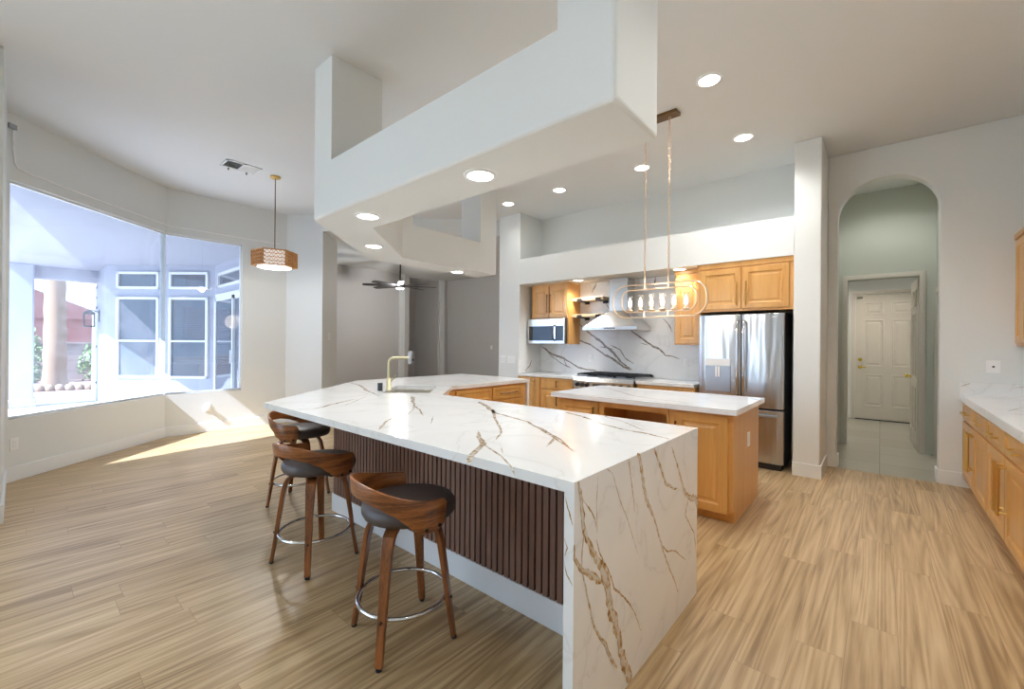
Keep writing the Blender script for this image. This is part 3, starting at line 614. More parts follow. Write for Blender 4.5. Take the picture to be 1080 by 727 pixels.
MB().box(-3.375, -0.82, KY - 0.014, KY + 0.03, 0, 0.14).fbox(fd, 0, 1.2, 0, 0.14, 0, 0.042).build('kickboard', 'kick_white', e, bevel=0.003)
fr = frame((-3.46, 0, 0), (0, 1, 0), (1, 0, 0))      # inner leg face looks towards +x
def bar_pull(name, a, b, out, mat, parent, r=0.006, sq=True):
    """bar handle from a to b standing off along out"""
    a, b, out = Vector(a), Vector(b), Vector(out); m = MB(); d_ = (b - a).normalized()
    def bar(p, q, h):
        ax = (q - p).normalized(); n1 = ax.orthogonal().normalized(); n2 = ax.cross(n1)
        vs = [c + n1 * i * h + n2 * j * h for c in (p, q) for i, j in ((-1, -1), (1, -1), (1, 1), (-1, 1))]
        m.add(vs, [(3, 2, 1, 0), (4, 5, 6, 7), (0, 1, 5, 4), (1, 2, 6, 5), (2, 3, 7, 6), (3, 0, 4, 7)])
    bar(a + out, b + out, r)
    L = (b - a).length; ins = min(0.02, L * 0.12)
    bar(a + d_ * ins, a + d_ * ins + out, r * 0.85); bar(b - d_ * ins, b - d_ * ins + out, r * 0.85)
    return m.build(name, mat, parent, bevel=0.0015)
def drawer(e, fr, u0, u1, z0, z1, mat='maple', hm='bronze', hl=0.14, handle=True, vertical=False, name='drawer', side=None, hz=None, fw_=0.032, out=0.03, hr=0.006):
    dr = MB().door(fr, u0, u1, z0, z1, 0.0, 0.02, fw_, 0.006, 0.008, False).build(name, mat, e)
    if handle:
        P, U, Nn = fr; Z = Vector((0, 0, 1)); c = P + U * ((u0 + u1) / 2 if side is None else side) + Z * ((z0 + z1) / 2 if hz is None else hz) + Nn * 0.019
        ax = Z if vertical else U
        bar_pull('handle', c - ax * hl / 2, c + ax * hl / 2, Nn * out, hm, dr, hr)
    return dr
def cdoor(e, fr, u0, u1, z0, z1, hu=None, hz=None, hl=0.16, hm='bronze', mat='maple', out=0.03, hr=0.006):
    dr = MB().door(fr, u0, u1, z0, z1).build('door', mat, e)
    if hu is not None:
        P, U, Nn = fr; Z = Vector((0, 0, 1)); c = P + U * hu + Z * hz + Nn * 0.019
        bar_pull('handle', c - Z * hl / 2, c + Z * hl / 2, Nn * out, hm, dr, hr)
    return dr
drawer(e, fr, 3.08, 3.62, 0.70, 0.845, handle=False)
drawer(e, fr, 3.655, 4.18, 0.70, 0.845, hl=0.32)
drawer(e, fr, 3.655, 4.18, 0.42, 0.685, hl=0.32); drawer(e, fr, 3.655, 4.18, 0.12, 0.405, hl=0.32)
cdoor(e, fr, 3.08, 3.345, 0.12, 0.685, 3.31, 0.6); cdoor(e, fr, 3.355, 3.62, 0.12, 0.685, 3.39, 0.6)

top_poly = [(-0.76, 1.20), (-0.76, 2.455), (-2.93, 2.455), (-3.43, 3.01), (-3.43, 4.325), (-4.72, 4.325), (-4.72, 2.64), (-3.475, 1.20)]
ct = thing('island_countertop', 'long white waterfall countertop with gold and brown veins on the slatted island', 'countertop', (-2.2, 2.0, 0.853))
m = MB().prism_hole(top_poly, srect(0.345, 0.215), 0.8735, 0.913).slot(1)
for L in V_TOP: m.ribbon(L, lambda a, b: (a, b, 0.9136), 0.2, 0.03)
m.build('top_slab', ['white_quartz', 'brown_vein'], ct, recalc=False)
m = MB().box(-0.80, -0.7605, 1.2005, 2.4545, 0.0, 0.873).slot(1)
for L in V_WF:
    Q = []
    for q in L:
        Q.append((max(1.203, min(q[0], 2.452)), max(0.002, min(q[1], 0.912)), q[2]))
        if q[1] < 0.002: break
    m.slot(1).ribbon(Q, lambda a, b: (-0.7599, a, b), 0.14, 0.016, 0.55)
    if max(q[2] for q in L) > 0.018: m.slot(2).ribbon([(a_, b_, c_ * 0.55) for a_, b_, c_ in Q], lambda a, b: (-0.7595, a, b), 0.3, 0.014, 0.3)
m.slot(1)
for L in ([(-0.798, 0.72, 0.003), (-0.786, 0.69, 0.006), (-0.797, 0.655, 0.003)], [(-0.799, 0.645, 0.003), (-0.785, 0.60, 0.006), (-0.763, 0.57, 0.009)], [(-0.797, 0.86, 0.003), (-0.775, 0.80, 0.008), (-0.763, 0.77, 0.008)]):
    m.ribbon(L, lambda a, b: (a, 1.1998, b), 0.2, 0.012)
m.build('waterfall_panel', ['white_quartz', 'gold_vein', 'vein_core'], ct, recalc=False)
MB().box(-4.70, -3.435, 4.285, 4.3245, 0, 0.873).build('end_panel', 'white_quartz', ct)

# sink, faucet, air switch
e = thing('undermount_sink', 'stainless undermount sink set diagonally in the island top', 'sink', (-3.50, 2.545, 0.66))
def rr(l, w_, z): return [(p[0], p[1], z) for p in srect(l, w_)]
L = [rr(0.355, 0.225, 0.873), rr(0.345, 0.215, 0.873), rr(0.34, 0.21, 0.68), rr(0.32, 0.19, 0.66), rr(0.34, 0.205, 0.655), rr(0.355, 0.225, 0.68)]
vs = [p for q in L for p in q]; fs = []
for i in range(6):
    j = (i + 1) % 6
    if i == 3: continue
    for k in range(4): fs.append((i * 4 + k, i * 4 + (k + 1) % 4, j * 4 + (k + 1) % 4, j * 4 + k))
fs += [(12, 13, 14, 15), (19, 18, 17, 16)]
MB().add(vs, fs).build('basin', 'sink_steel', e, bevel=0.006)
MB().lathe([(0.045, 0.661), (0.045, 0.666), (0.03, 0.667), (0.02, 0.662)], -3.50, 2.545, 20).build('drain', 'chrome', e)
e = thing('kitchen_faucet', 'pale brass faucet with square bend behind the sink', 'faucet', (-3.522, 2.318, 0.913))
fx, fy = -3.535, 2.305; q = Vector((S2, S2, 0))
MB().lathe([(0.028, 0.9132), (0.028, 0.918), (0.023, 0.922), (0.023, 1.03), (0.016, 1.034)], fx, fy, 20).build('base', 'brass_pale', e)
P0 = Vector((fx, fy, 0)); pts = [P0 + Vector((0, 0, z)) for z in (1.02, 1.10, 1.17)]
for k in range(1, 9): a = R(k * 90 / 8); pts.append(P0 + q * (0.055 * (1 - math.cos(a))) + Vector((0, 0, 1.17 + 0.055 * math.sin(a))))
pts.append(P0 + q * 0.19 + Vector((0, 0, 1.225)))
MB().tube(pts, 0.0145, 14).build('spout', 'brass_pale', e)
hp = P0 + q * 0.20
m = MB().lathe([(0.014, 1.165), (0.02, 1.167), (0.02, 1.285), (0.016, 1.289)], hp.x, hp.y, 18); h = m.build('spray_head', 'steel_grey', e)
b = hp + q * 0.024; MB().box(b.x - 0.007, b.x + 0.007, b.y - 0.007, b.y + 0.007, 1.195, 1.215).build('spray_button', 'black_plastic', h)
MB().tube([P0 + q * 0.02 + Vector((0, 0, 1.0)), P0 + q * 0.05 + Vector((0, 0, 1.03)), P0 + q * 0.066 + Vector((0, 0, 1.055))], 0.006, 10).build('lever', 'brass_pale', e)
bx = P0 - q * 0.075 + Vector((0.01, -0.012, 0))
e = thing('soap_button', 'small dark round fitting standing left of the brass faucet', 'sink fitting', (bx.x, bx.y, 0.913))
MB().lathe([(0.024, 0.9132), (0.024, 0.985), (0.021, 0.988)], bx.x, bx.y, 20).build('body', 'black_plastic', e)

# ================================================================== bar stools
def sweep(m, pts, tang, sizes):
    P = [Vector(p) for p in pts]; tg = Vector(tang).normalized(); vs = []
    for i, p in enumerate(P):
        d_ = (P[min(i + 1, len(P) - 1)] - P[max(i - 1, 0)]).normalized(); n_ = d_.cross(tg).normalized(); w_, t_ = sizes[i]
        vs += [p + tg * w_ / 2 + n_ * t_ / 2, p - tg * w_ / 2 + n_ * t_ / 2, p - tg * w_ / 2 - n_ * t_ / 2, p + tg * w_ / 2 - n_ * t_ / 2]
    fs = [(3, 2, 1, 0)] + [(i * 4 + k, i * 4 + (k + 1) % 4, i * 4 + 4 + (k + 1) % 4, i * 4 + 4 + k) for i in range(len(P) - 1) for k in range(4)]
    e_ = len(vs) - 4; fs.append((e_, e_ + 1, e_ + 2, e_ + 3)); m.add(vs, fs); return m
GS = 'walnut stools along the island'
def make_stool(label, loc, rot):
    t = thing('bar_stool', label, 'stool', loc, GS, local=True); t.rotation_euler = (0, 0, rot)     # front faces +y
    prof = [(0.0, 0.562), (0.17, 0.562), (0.208, 0.568), (0.219, 0.588), (0.218, 0.613), (0.206, 0.631), (0.17, 0.642), (0.10, 0.648), (0.0, 0.65)]
    m = MB().lathe([(r_, z) for r_, z in prof], 0, 0.028, 36, True, False); m.build('seat', 'leather', t)
    MB().lathe([(0.12, 0.553), (0.12, 0.563)], 0, 0.0, 28).box(-0.19, 0.19, -0.03, 0.03, 0.553, 0.562).build('seat_plate', 'black_metal', t)
    def path(a):
        d_ = Vector((math.cos(a), math.sin(a), 0)); tg = Vector((-math.sin(a), math.cos(a), 0)); rz_ = [(0.03, 0.541), (0.10, 0.540), (0.135, 0.533), (0.158, 0.515), (0.172, 0.485), (0.183, 0.44), (0.205, 0.30), (0.226, 0.15), (0.248, 0.012)]
        return [d_ * r_ + Vector((0, 0, z)) for r_, z in rz_], tg, d_
    for k in range(4):
        a = R(45 + 90 * k); pts, tg, d_ = path(a)
        lg = sweep(MB(), pts, tg, [(0.052, 0.02), (0.055, 0.02), (0.057, 0.022), (0.056, 0.023), (0.053, 0.024), (0.049, 0.024), (0.042, 0.023), (0.037, 0.021), (0.033, 0.02)]).build('leg', 'walnut', t, bevel=0.004)
        f = d_ * 0.249; fb = MB().lathe([(0.011, 0.0), (0.014, 0.004), (0.013, 0.014)], f.x, f.y, 10).build('foot_pad', 'black_plastic', lg)
        s_ = d_ * 0.236 + Vector((0, 0, 0.19)); MB().tube([s_ - d_ * 0.006, s_ + d_ * 0.003], 0.006, 10).build('screw', 'black_metal', lg)
    ring = [(0.205 * math.cos(R(k * 7.5)), 0.205 * math.sin(R(k * 7.5)), 0.19) for k in range(48)]
    MB().tube(ring, 0.0095, 10, True).build('footrest_ring', 'chrome', t)
    # wrap-around back: back centre at -y
    n_ = 64; AM = 112.0; vs = []; th = 0.013
    def lerp(x, T):
        for (a, va), (b, vb) in zip(T, T[1:]):
            if x <= b: s_ = (x - a) / (b - a); return va + (vb - va) * s_
        return T[-1][1]
    for i in range(n_ + 1):
        al = -AM + 2 * AM * i / n_; ab = abs(al)
        zt = 0.688 + 0.080 * (0.5 + 0.5 * math.cos(math.pi * min(ab, 106) / 106)) - (0.022 * ((ab - 106) / 6) ** 2 if ab > 106 else 0)
        zb = lerp(ab, [(0, 0.692), (20, 0.688), (40, 0.668), (58, 0.632), (70, 0.592), (76, 0.568), (82, 0.552), (90, 0.548), (102, 0.552), (108, 0.562), (112, 0.584)])
        ra = lerp(ab, [(0, 0.240), (60, 0.238), (112, 0.236)])
        dx, dy = math.sin(R(al)), -math.cos(R(al)); dy2 = dy
        for r_, z in ((ra + th / 2, zb), (ra + th / 2 + 0.008, zt), (ra - th / 2 + 0.008, zt), (ra - th / 2, zb)): vs.append((dx * r_, dy2 * r_ + 0.012, z))
    fs = [(0, 1, 2, 3), tuple(n_ * 4 + k for k in (3, 2, 1, 0))] + [(i * 4 + k, i * 4 + (k + 1) % 4, i * 4 + 4 + (k + 1) % 4, i * 4 + 4 + k) for i in range(n_) for k in range(4)]
    bk = MB().add(vs, fs, True).build('backrest', 'walnut_band', t, bevel=0.0035)
    for s_ in (-1, 1):
        for al, z in ((88, 0.566), (103, 0.572)):
            dx, dy = math.sin(R(s_ * al)), -math.cos(R(al)); r0 = 0.2405
            MB().tube([(dx * r0, dy * r0 + 0.012, z), (dx * (r0 + 0.008), dy * (r0 + 0.008) + 0.012, z)], 0.0085, 12).build('bolt', 'black_metal', bk)
    return t
st = make_stool('walnut stool with dark seat nearest the waterfall end of the island', (-1.703, 1.199, 0), R(-13))
dup(st, (-2.70, 1.236, 0), R(11), 'middle walnut stool of three along the slatted island front')
dup(st, (-3.80, 1.60, 0), R(-50), 'walnut stool at the far pointed end of the island, by the bay')

# ================================================================== small kitchen island
e = thing('kitchen_island', 'small maple kitchen island with open cubby in front of the range', 'cabinet', (-1.64, 3.98, 0))
Z2 = 0.89; Z2b = 0.848
mb = MB(); mb.box(-2.44, -1.955, 3.55, 4.43, 0.095, Z2b); mb.box(-1.33, -0.84, 3.55, 4.43, 0.095, Z2b); mb.box(-1.955, -1.33, 4.05, 4.43, 0.095, Z2b)
mb.box(-1.955, -1.33, 3.55, 4.05, 0.095, 0.54); mb.box(-1.955, -1.33, 3.55, 4.05, 0.80, Z2b); mb.build('cabinet_body', 'maple_side', e)
MB().box(-2.40, -0.84, 3.60, 4.43, 0, 0.095).build('toe_kick', 'maple_side', e)
f2 = frame((0, 3.55, 0), (1, 0, 0), (0, -1, 0))
cdoor(e, f2, -2.42, -1.99, 0.115, 0.825, -2.025, 0.735, 0.10); cdoor(e, f2, -1.29, -0.875, 0.075, 0.825, -1.262, 0.70, 0.10)
cdoor(e, f2, -1.94, -1.345, 0.115, 0.53)
MB().fbox(f2, -1.955, -1.93, 0.54, Z2b, 0, 0.006).fbox(f2, -1.35, -1.33, 0.54, Z2b, 0, 0.006).fbox(f2, -1.93, -1.35, 0.79, Z2b, 0, 0.006).build('cubby_frame', 'maple', e)
ct = thing('kitchen_island_countertop', 'white veined countertop on the small kitchen island', 'countertop', (-1.64, 3.96, Z2b))
m = MB().box(-2.475, -0.80, 3.46, 4.47, Z2b + 0.001, Z2).slot(1)
for L in V_I2: m.ribbon(L, lambda a, b: (a, b, Z2 + 0.0005), 0.2, 0.03)
m.build('top_slab', ['white_quartz', 'brown_vein'], ct, recalc=False)

# ================================================================== outlets and switches
def plate(label, fr, u, z, kind='outlet', w_=0.074, h=0.118, gangs=1, group='wall plates'):
    c = fr[0] + fr[1] * u; e = thing('wall_outlet' if kind != 'switch' else 'light_switch', label, 'outlet' if kind != 'switch' else 'switch', (c.x, c.y, z), group)
    MB().fbox(fr, u - w_ / 2, u + w_ / 2, z - h / 2, z + h / 2, 0, 0.007).build('plate', 'plate_white', e, bevel=0.002)
    if kind == 'jack': MB().fbox(fr, u - 0.008, u + 0.008, z - 0.008, z + 0.008, 0.007, 0.014).build('jack', 'black_plastic', e)
    else:
        for k in range(gangs):
            o_ = (k - (gangs - 1) / 2) * 0.046
            MB().fbox(fr, u + o_ - 0.016, u + o_ + 0.016, z - 0.034, z + 0.034, 0.007, 0.010).build('rocker' if kind == 'switch' else 'socket', 'trim_white', e, bevel=0.001)
    if kind == 'plug': MB().fbox(fr, u - 0.022, u + 0.022, z - 0.03, z + 0.025, 0.010, 0.05).build('plug_in', 'plate_white', e, bevel=0.008)
    return e
frAi = (frA[0], frA[1], -frA[2]); frBi = (frB[0], frB[1], -frB[2])
plate('white outlet low on the angled wall under the big bay window', frAi, 0.08, 0.355)
plate('white outlet with a plug-in under the right bay window', frBi, 0.51, 0.367, 'plug')
plate('white cable jack plate on the wall beside the arch', fY(6.06), 0.812, 1.187, 'jack', 0.09, 0.118)
plate('white outlet on the end of the small kitchen island', frame((-0.84, 0, 0), (0, 1, 0), (1, 0, 0)), 4.03, 0.58)
plate('white switch plate on the kitchen column, left of its pair', fY(5.39), -4.845, 1.10, 'switch', 0.12, 0.12, 2)
plate('white switch plate on the kitchen column, right of its pair', fY(5.39), -4.665, 1.10, 'switch', 0.16, 0.12, 3)
plate('white outlet on the backsplash left of the range', fY(5.97), -3.496, 1.145)
plate('white outlet on the backsplash beside the refrigerator', fY(5.97), -2.005, 1.13)
plate('white outlet on the far grey wall of the great room', fY(9.80), -9.32, 1.24)
frP = frame((A3[0], A3[1], 0), (-S2, S2, 0), (S2, S2, 0))
plate('pair of white switches on the end of the bay pier', frP, 0.33, 1.47, 'switch', 0.12, 0.12, 2)

# ================================================================== back kitchen run
bc = thing('base_cabinet', 'maple base cabinet left of the range', 'cabinet', (-3.95, 5.68, 0))
MB().box(-4.495, -3.40, 5.36, 5.965, 0.10, 0.848).build('cabinet_body', 'maple_side', bc); MB().box(-4.495, -3.40, 5.42, 5.96, 0, 0.10).build('toe_kick', 'maple_side', bc)
fk = fY(5.36)
cdoor(bc, fk, -4.46, -4.04, 0.12, 0.84, -4.14, 0.60, 0.42, 'brass'); drawer(bc, fk, -4.0, -3.42, 0.675, 0.84, hl=0.10, vertical=True)
cdoor(bc, fk, -4.0, -3.42, 0.12, 0.66, -3.70, 0.5, 0.14)
bc = thing('base_cabinet', 'maple base cabinet between the range and refrigerator', 'cabinet', (-2.06, 5.68, 0))
MB().box(-2.44, -1.70, 5.36, 5.965, 0.10, 0.848).build('cabinet_body', 'maple_side', bc); MB().box(-2.44, -1.70, 5.42, 5.96, 0, 0.10).build('toe_kick', 'maple_side', bc)
drawer(bc, fk, -2.42, -1.72, 0.675, 0.84, hl=0.10, vertical=True); cdoor(bc, fk, -2.42, -2.08, 0.12, 0.66, -2.11, 0.55); cdoor(bc, fk, -2.06, -1.72, 0.12, 0.66, -2.03, 0.55)
tag(MB().box(-4.498, -3.40, 5.325, 5.968, 0.849, 0.89).build('countertop', 'white_quartz', bevel=0.003), 'white countertop slab left of the range', 'countertop')
tag(MB().box(-2.44, -1.70, 5.325, 5.968, 0.849, 0.89).build('countertop', 'white_quartz', bevel=0.003), 'white countertop slab between range and refrigerator', 'countertop')
m = MB().box(-4.49, -1.70, 5.97, 5.989, 0.891, 2.339).slot(1)
for L in V_BS: m.ribbon(L, lambda a, b: (a, 5.9694, b), 0.2, 0.03)
tag(m.build('backsplash', ['white_quartz', 'grey_vein'], recalc=False), 'full-height white backsplash slab with bold grey diagonal veins', 'backsplash')
m = MB().box(-4.499, -4.49, 5.36, 5.968, 0.891, 1.14).slot(1)
for L in ([(5.55, 0.92, 0.012), (5.66, 1.0, 0.02), (5.72, 1.1, 0.02)], [(5.60, 0.9, 0.01), (5.5, 0.94, 0.01)]): m.ribbon(L, lambda a, b: (-4.4895, a, b), 0.2, 0.03)
tag(m.build('side_splash', ['white_quartz', 'grey_vein'], recalc=False), 'short white splash slab on the side of the left kitchen column', 'backsplash')

# range
e = thing('gas_range', 'stainless gas range with black grates under the hood', 'range', (-2.92, 5.65, 0))
MB().box(-3.385, -2.455, 5.33, 5.965, 0.10, 0.90).box(-3.36, -2.48, 5.40, 5.95, 0.0, 0.10).build('body', 'steel_plain', e, bevel=0.004)
MB().prism([(5.33, 0.72), (5.30, 0.735), (5.275, 0.845), (5.30, 0.90), (5.345, 0.90)], -3.385, -2.455, f=lambda a, b, h: (h, a, b)).build('control_panel', 'steel_plain', e)
for k in range(6):
    x = -3.31 + 0.078 * k if k < 3 else -2.75 + 0.11 * (k - 3)
    kb = MB().tube([(x, 5.292, 0.79), (x, 5.262, 0.785)], [0.030, 0.026], 18).build('knob', 'black_metal', e)
    MB().tube([(x, 5.288, 0.79), (x, 5.283, 0.79)], 0.036, 18).build('knob_ring', 'chrome', kb)
MB().box(-3.06, -2.84, 5.276, 5.286, 0.775, 0.81).build('display', 'dark_glass', e)
dr = MB().box(-3.37, -2.47, 5.30, 5.33, 0.17, 0.71).build('oven_door', 'steel_plain', e, bevel=0.006)
MB().box(-3.2, -2.64, 5.296, 5.301, 0.28, 0.58).build('oven_glass', 'dark_glass', dr); bar_pull('handle', (-3.3, 5.30, 0.66), (-2.54, 5.30, 0.66), (0, -0.05, 0), 'chrome', dr, 0.01)
MB().box(-3.37, -2.47, 5.36, 5.94, 0.90, 0.908).build('cooktop', 'steel_grey', e)
MB().box(-3.385, -2.455, 5.94, 5.966, 0.90, 0.935).build('back_trim', 'steel_plain', e)
for g_ in range(3):
    x0 = -3.36 + g_ * 0.297; x1 = x0 + 0.29; m = MB()
    for x in (x0, x1 - 0.014): m.box(x, x + 0.014, 5.37, 5.93, 0.928, 0.945)
    for y in (5.37, 5.916): m.box(x0, x1, y, y + 0.014, 0.928, 0.945)
    for k in range(1, 4): m.box(x0 + k * 0.29 / 4 - 0.005, x0 + k * 0.29 / 4 + 0.005, 5.37, 5.93, 0.932, 0.948)
    for k in range(1, 6): m.box(x0, x1, 5.37 + k * 0.56 / 6 - 0.005, 5.37 + k * 0.56 / 6 + 0.005, 0.932, 0.948)
    for x in (x0, x1 - 0.014):
        for y in (5.37, 5.916): m.box(x, x + 0.014, y, y + 0.014, 0.908, 0.93)
    m.build('grate', 'black_iron', e)
    for y in (5.51, 5.78): MB().lathe([(0.05, 0.908), (0.05, 0.918), (0.035, 0.926), (0.0, 0.927)], (x0 + x1) / 2, y, 18).build('burner', 'black_iron', e)

# hood
e = thing('range_hood', 'stainless chimney hood on the wall above the range', 'range hood', (-2.92, 5.97, 1.58))
hx0, hx1 = -3.36, -2.505
MB().box(hx0, hx1, 5.49, 5.968, 1.575, 1.625).build('rim', 'steel_plain', e, bevel=0.003)
b0 = [(hx0 + 0.004, 5.494, 1.6252), (hx1 - 0.004, 5.494, 1.6252), (hx1 - 0.004, 5.968, 1.6252), (hx0 + 0.004, 5.968, 1.6252)]; t0 = [(-3.045, 5.72, 1.86), (-2.76, 5.72, 1.86), (-2.76, 5.968, 1.86), (-3.045, 5.968, 1.86)]
MB().add(b0 + t0, [(0, 1, 5, 4), (1, 2, 6, 5), (2, 3, 7, 6), (3, 0, 4, 7), (3, 2, 1, 0), (4, 5, 6, 7)]).build('canopy', 'steel_plain', e)
MB().box(-3.045, -2.76, 5.72, 5.968, 1.8605, 2.338).build('chimney', 'steel_plain', e, bevel=0.003)
for k in range(4): MB().box(-3.0 + 0.045 * k, -2.97 + 0.045 * k, 5.485, 5.4905, 1.592, 1.607).build('button', 'black_plastic', e)

# upper cabinets, microwave, shelves
e = thing('wall_cabinet', 'maple wall cabinet over the microwave, left of the shelves', 'cabinet', (-4.06, 5.8, 1.37))
MB().box(-4.43, -3.70, 5.64, 5.968, 1.775, 2.338).box(-3.725, -3.70, 5.64, 5.968, 1.365, 1.775).build('cabinet_body', 'maple_side', e)
fu = fY(5.64)
cdoor(e, fu, -4.415, -4.075, 1.79, 2.30, -4.10, 2.02, 0.30); cdoor(e, fu, -4.065, -3.715, 1.79, 2.30, -4.035, 2.02, 0.30)
MB().box(-4.44, -3.69, 5.63, 5.64, 2.305, 2.338).build('crown_strip', 'maple', e)
e = thing('microwave', 'stainless microwave with black window below the left wall cabinet', 'microwave', (-4.1, 5.77, 1.37))
MB().box(-4.47, -3.727, 5.61, 5.967, 1.372, 1.772).build('case', 'fridge_side', e)
MB().box(-4.47, -3.735, 5.575, 5.61, 1.372, 1.772).build('front', 'steel_plain', e, bevel=0.004)
MB().box(-4.44, -3.95, 5.571, 5.576, 1.42, 1.655).build('door_window', 'dark_glass', e); MB().box(-3.90, -3.76, 5.571, 5.576, 1.42, 1.655).build('control_panel', 'dark_glass', e)
m = MB().tube([(-3.925, 5.575, 1.42), (-3.925, 5.535, 1.45), (-3.925, 5.525, 1.545), (-3.925, 5.535, 1.64), (-3.925, 5.575, 1.67)], 0.011, 10); m.build('handle', 'black_metal', e)
for z, lb in ((2.09, 'upper pale wood floating shelf left of the hood'), (1.835, 'lower pale wood floating shelf left of the hood')):
    e = thing('floating_shelf', lb, 'shelf', (-3.4, 5.85, z - 0.045), 'floating shelves')
    MB().box(-3.695, -3.15, 5.73, 5.967, z - 0.045, z).build('board', 'shelf_wood', e, bevel=0.003)
    for x in (-3.6, -3.275): MB().box(x, x + 0.08, 5.722, 5.966, z - 0.058, z - 0.0455).box(x, x + 0.08, 5.714, 5.7295, z - 0.058, z - 0.012).box(x, x + 0.08, 5.95, 5.966, z - 0.085, z - 0.058).build('bracket', 'black_metal', e)
e = thing('wall_cabinet', 'narrow maple wall cabinet between the hood and refrigerator', 'cabinet', (-1.89, 5.8, 1.37))
MB().box(-2.055, -1.72, 5.66, 5.968, 1.37, 2.338).build('cabinet_body', 'maple_side', e); fu2 = fY(5.66)
cdoor(e, fu2, -2.045, -1.73, 1.385, 2.29)
MB().box(-2.06, -1.72, 5.645, 5.66, 2.295, 2.338).build('crown_strip', 'maple', e)
e = thing('wall_cabinet', 'wide maple cabinet above the refrigerator', 'cabinet', (-1.2, 5.7, 1.76))
MB().box(-1.69, -0.706, 5.42, 5.968, 1.765, 2.338).build('cabinet_body', 'maple_side', e); ff = fY(5.42)
cdoor(e, ff, -1.665, -1.215, 1.79, 2.265, -1.255, 1.965, 0.27, 'brass'); cdoor(e, ff, -1.20, -0.745, 1.79, 2.265, -1.16, 1.965, 0.27, 'brass')
MB().box(-1.69, -0.706, 5.405, 5.42, 2.28, 2.338).build('crown_strip', 'maple', e)

# refrigerator
e = thing('refrigerator', 'stainless french door refrigerator with water dispenser', 'refrigerator', (-1.23, 5.68, 0))
MB().box(-1.665, -0.79, 5.46, 5.96, 0.04, 1.735).build('cabinet', 'fridge_side', e)
MB().box(-1.64, -0.81, 5.44, 5.9, 0.0, 0.06).build('grille', 'black_plastic', e)
def curved_front(x0, x1, z0, z1, y0, y1, bow=0.018, n=14, cut=None):
    m = MB(); pr_ = [(x0 + (x1 - x0) * i / n, y0 - bow * math.sin(math.pi * i / n) ** 0.6) for i in range(n + 1)]
    m.prism(pr_ + [(x1, y1), (x0, y1)], z0, z1); return m
dl = curved_front(-1.665, -1.207, 0.675, 1.725, 5.40, 5.455).build('door', 'steel', e, bevel=0.004)
drr = curved_front(-1.199, -0.785, 0.675, 1.725, 5.40, 5.455).build('door', 'steel', e, bevel=0.004)
fz = curved_front(-1.665, -0.785, 0.075, 0.655, 5.40, 5.455).build('freezer_drawer', 'steel', e, bevel=0.004)
for x, pd in ((-1.235, dl), (-1.170, drr)):
    pts = [(x, 5.40, 0.80), (x, 5.345, 0.82), (x, 5.335, 0.9), (x, 5.335, 1.55), (x, 5.345, 1.63), (x, 5.40, 1.65)]
    MB().tube(pts, 0.013, 12).build('handle', 'chrome', pd)
MB().tube([(-1.60, 5.40, 0.60), (-1.595, 5.345, 0.60), (-0.855, 5.345, 0.60), (-0.85, 5.40, 0.60)], 0.014, 12).build('handle', 'steel_grey', fz)
dp = MB().box(-1.585, -1.31, 5.374, 5.384, 0.83, 1.21).build('dispenser', 'steel_grey', dl, bevel=0.004)
MB().box(-1.585, -1.31, 5.371, 5.3745, 1.13, 1.21).build('dispenser_display', 'plate_white', dl)
MB().box(-1.47, -1.452, 5.362, 5.3735, 1.0, 1.12).box(-1.44, -1.422, 5.362, 5.3735, 1.0, 1.12).build('dispenser_lever', 'plate_white', dl)
MB().box(-0.9, -0.85, 5.3835, 5.386, 1.68, 1.692).build('badge', 'plate_white', drr)
for x in (-1.6, -0.86): MB().lathe([(0.02, 0), (0.02, 0.04)], x, 5.47, 12).build('foot', 'black_plastic', e)

# ================================================================== right wall run
e = thing('base_cabinet', 'long maple base cabinet along the right wall by the arch', 'cabinet', (0.95, 4.0, 0))
XF = 0.63
MB().box(XF, 1.255, 0.9, 6.055, 0.10, 0.848).build('cabinet_body', 'maple_side', e); MB().box(0.69, 1.255, 0.9, 6.055, 0, 0.10).build('toe_kick', 'maple_side', e)
fx_ = frame((XF, 0, 0), (0, -1, 0), (-1, 0, 0))
bd = [-6.03 + 0.625 * k for k in range(9)]
for k in range(8):
    a, b = bd[k] + 0.006, bd[k + 1] - 0.006
    drawer(e, fx_, a, b, 0.675, 0.83, hl=0.22, hm='brass', fw_=0.03, out=0.035, hr=0.007)
    cdoor(e, fx_, a, b, 0.115, 0.655, b - 0.05 if k % 2 == 0 else a + 0.05, 0.46, 0.33, 'brass', out=0.04, hr=0.008)
ct = thing('countertop', 'white veined countertop on the right wall cabinets', 'countertop', (0.92, 4.0, 0.849))
m = MB().box(0.59, 1.257, 0.86, 6.0405, 0.849, 0.907).slot(1)
for L in ([(1.2, 5.6, 0.01), (1.0, 5.3, 0.02), (0.86, 5.15, 0.01), (0.7, 4.7, 0.006)], [(1.1, 4.9, 0.01), (0.9, 4.5, 0.012), (0.75, 4.3, 0.006)]): m.ribbon(L, lambda a, b: (a, b, 0.9075), 0.2, 0.03)
m.build('top_slab', ['white_quartz', 'brown_vein'], ct, recalc=False)
m = MB().box(0.59, 1.257, 6.041, 6.059, 0.849, 1.03).slot(1)
for L in ([(0.60, 0.99, 0.02), (0.66, 1.015, 0.02)], [(0.95, 1.0, 0.01), (1.05, 1.02, 0.012)]): m.ribbon(L, lambda a, b: (a, 6.0405, b), 0.2, 0.03)
m.build('upstand', ['white_quartz', 'brown_vein'], ct, recalc=False)
MB().box(1.24, 1.257, 0.86, 6.04, 0.9075, 1.03).build('upstand', 'white_quartz', ct)
e = thing('wall_cabinet', 'maple wall cabinet high on the right wall', 'cabinet', (1.1, 5.2, 1.385))
XU = 0.955
MB().box(XU, 1.257, 3.4, 6.055, 1.385, 2.37).build('cabinet_body', 'maple_side', e)
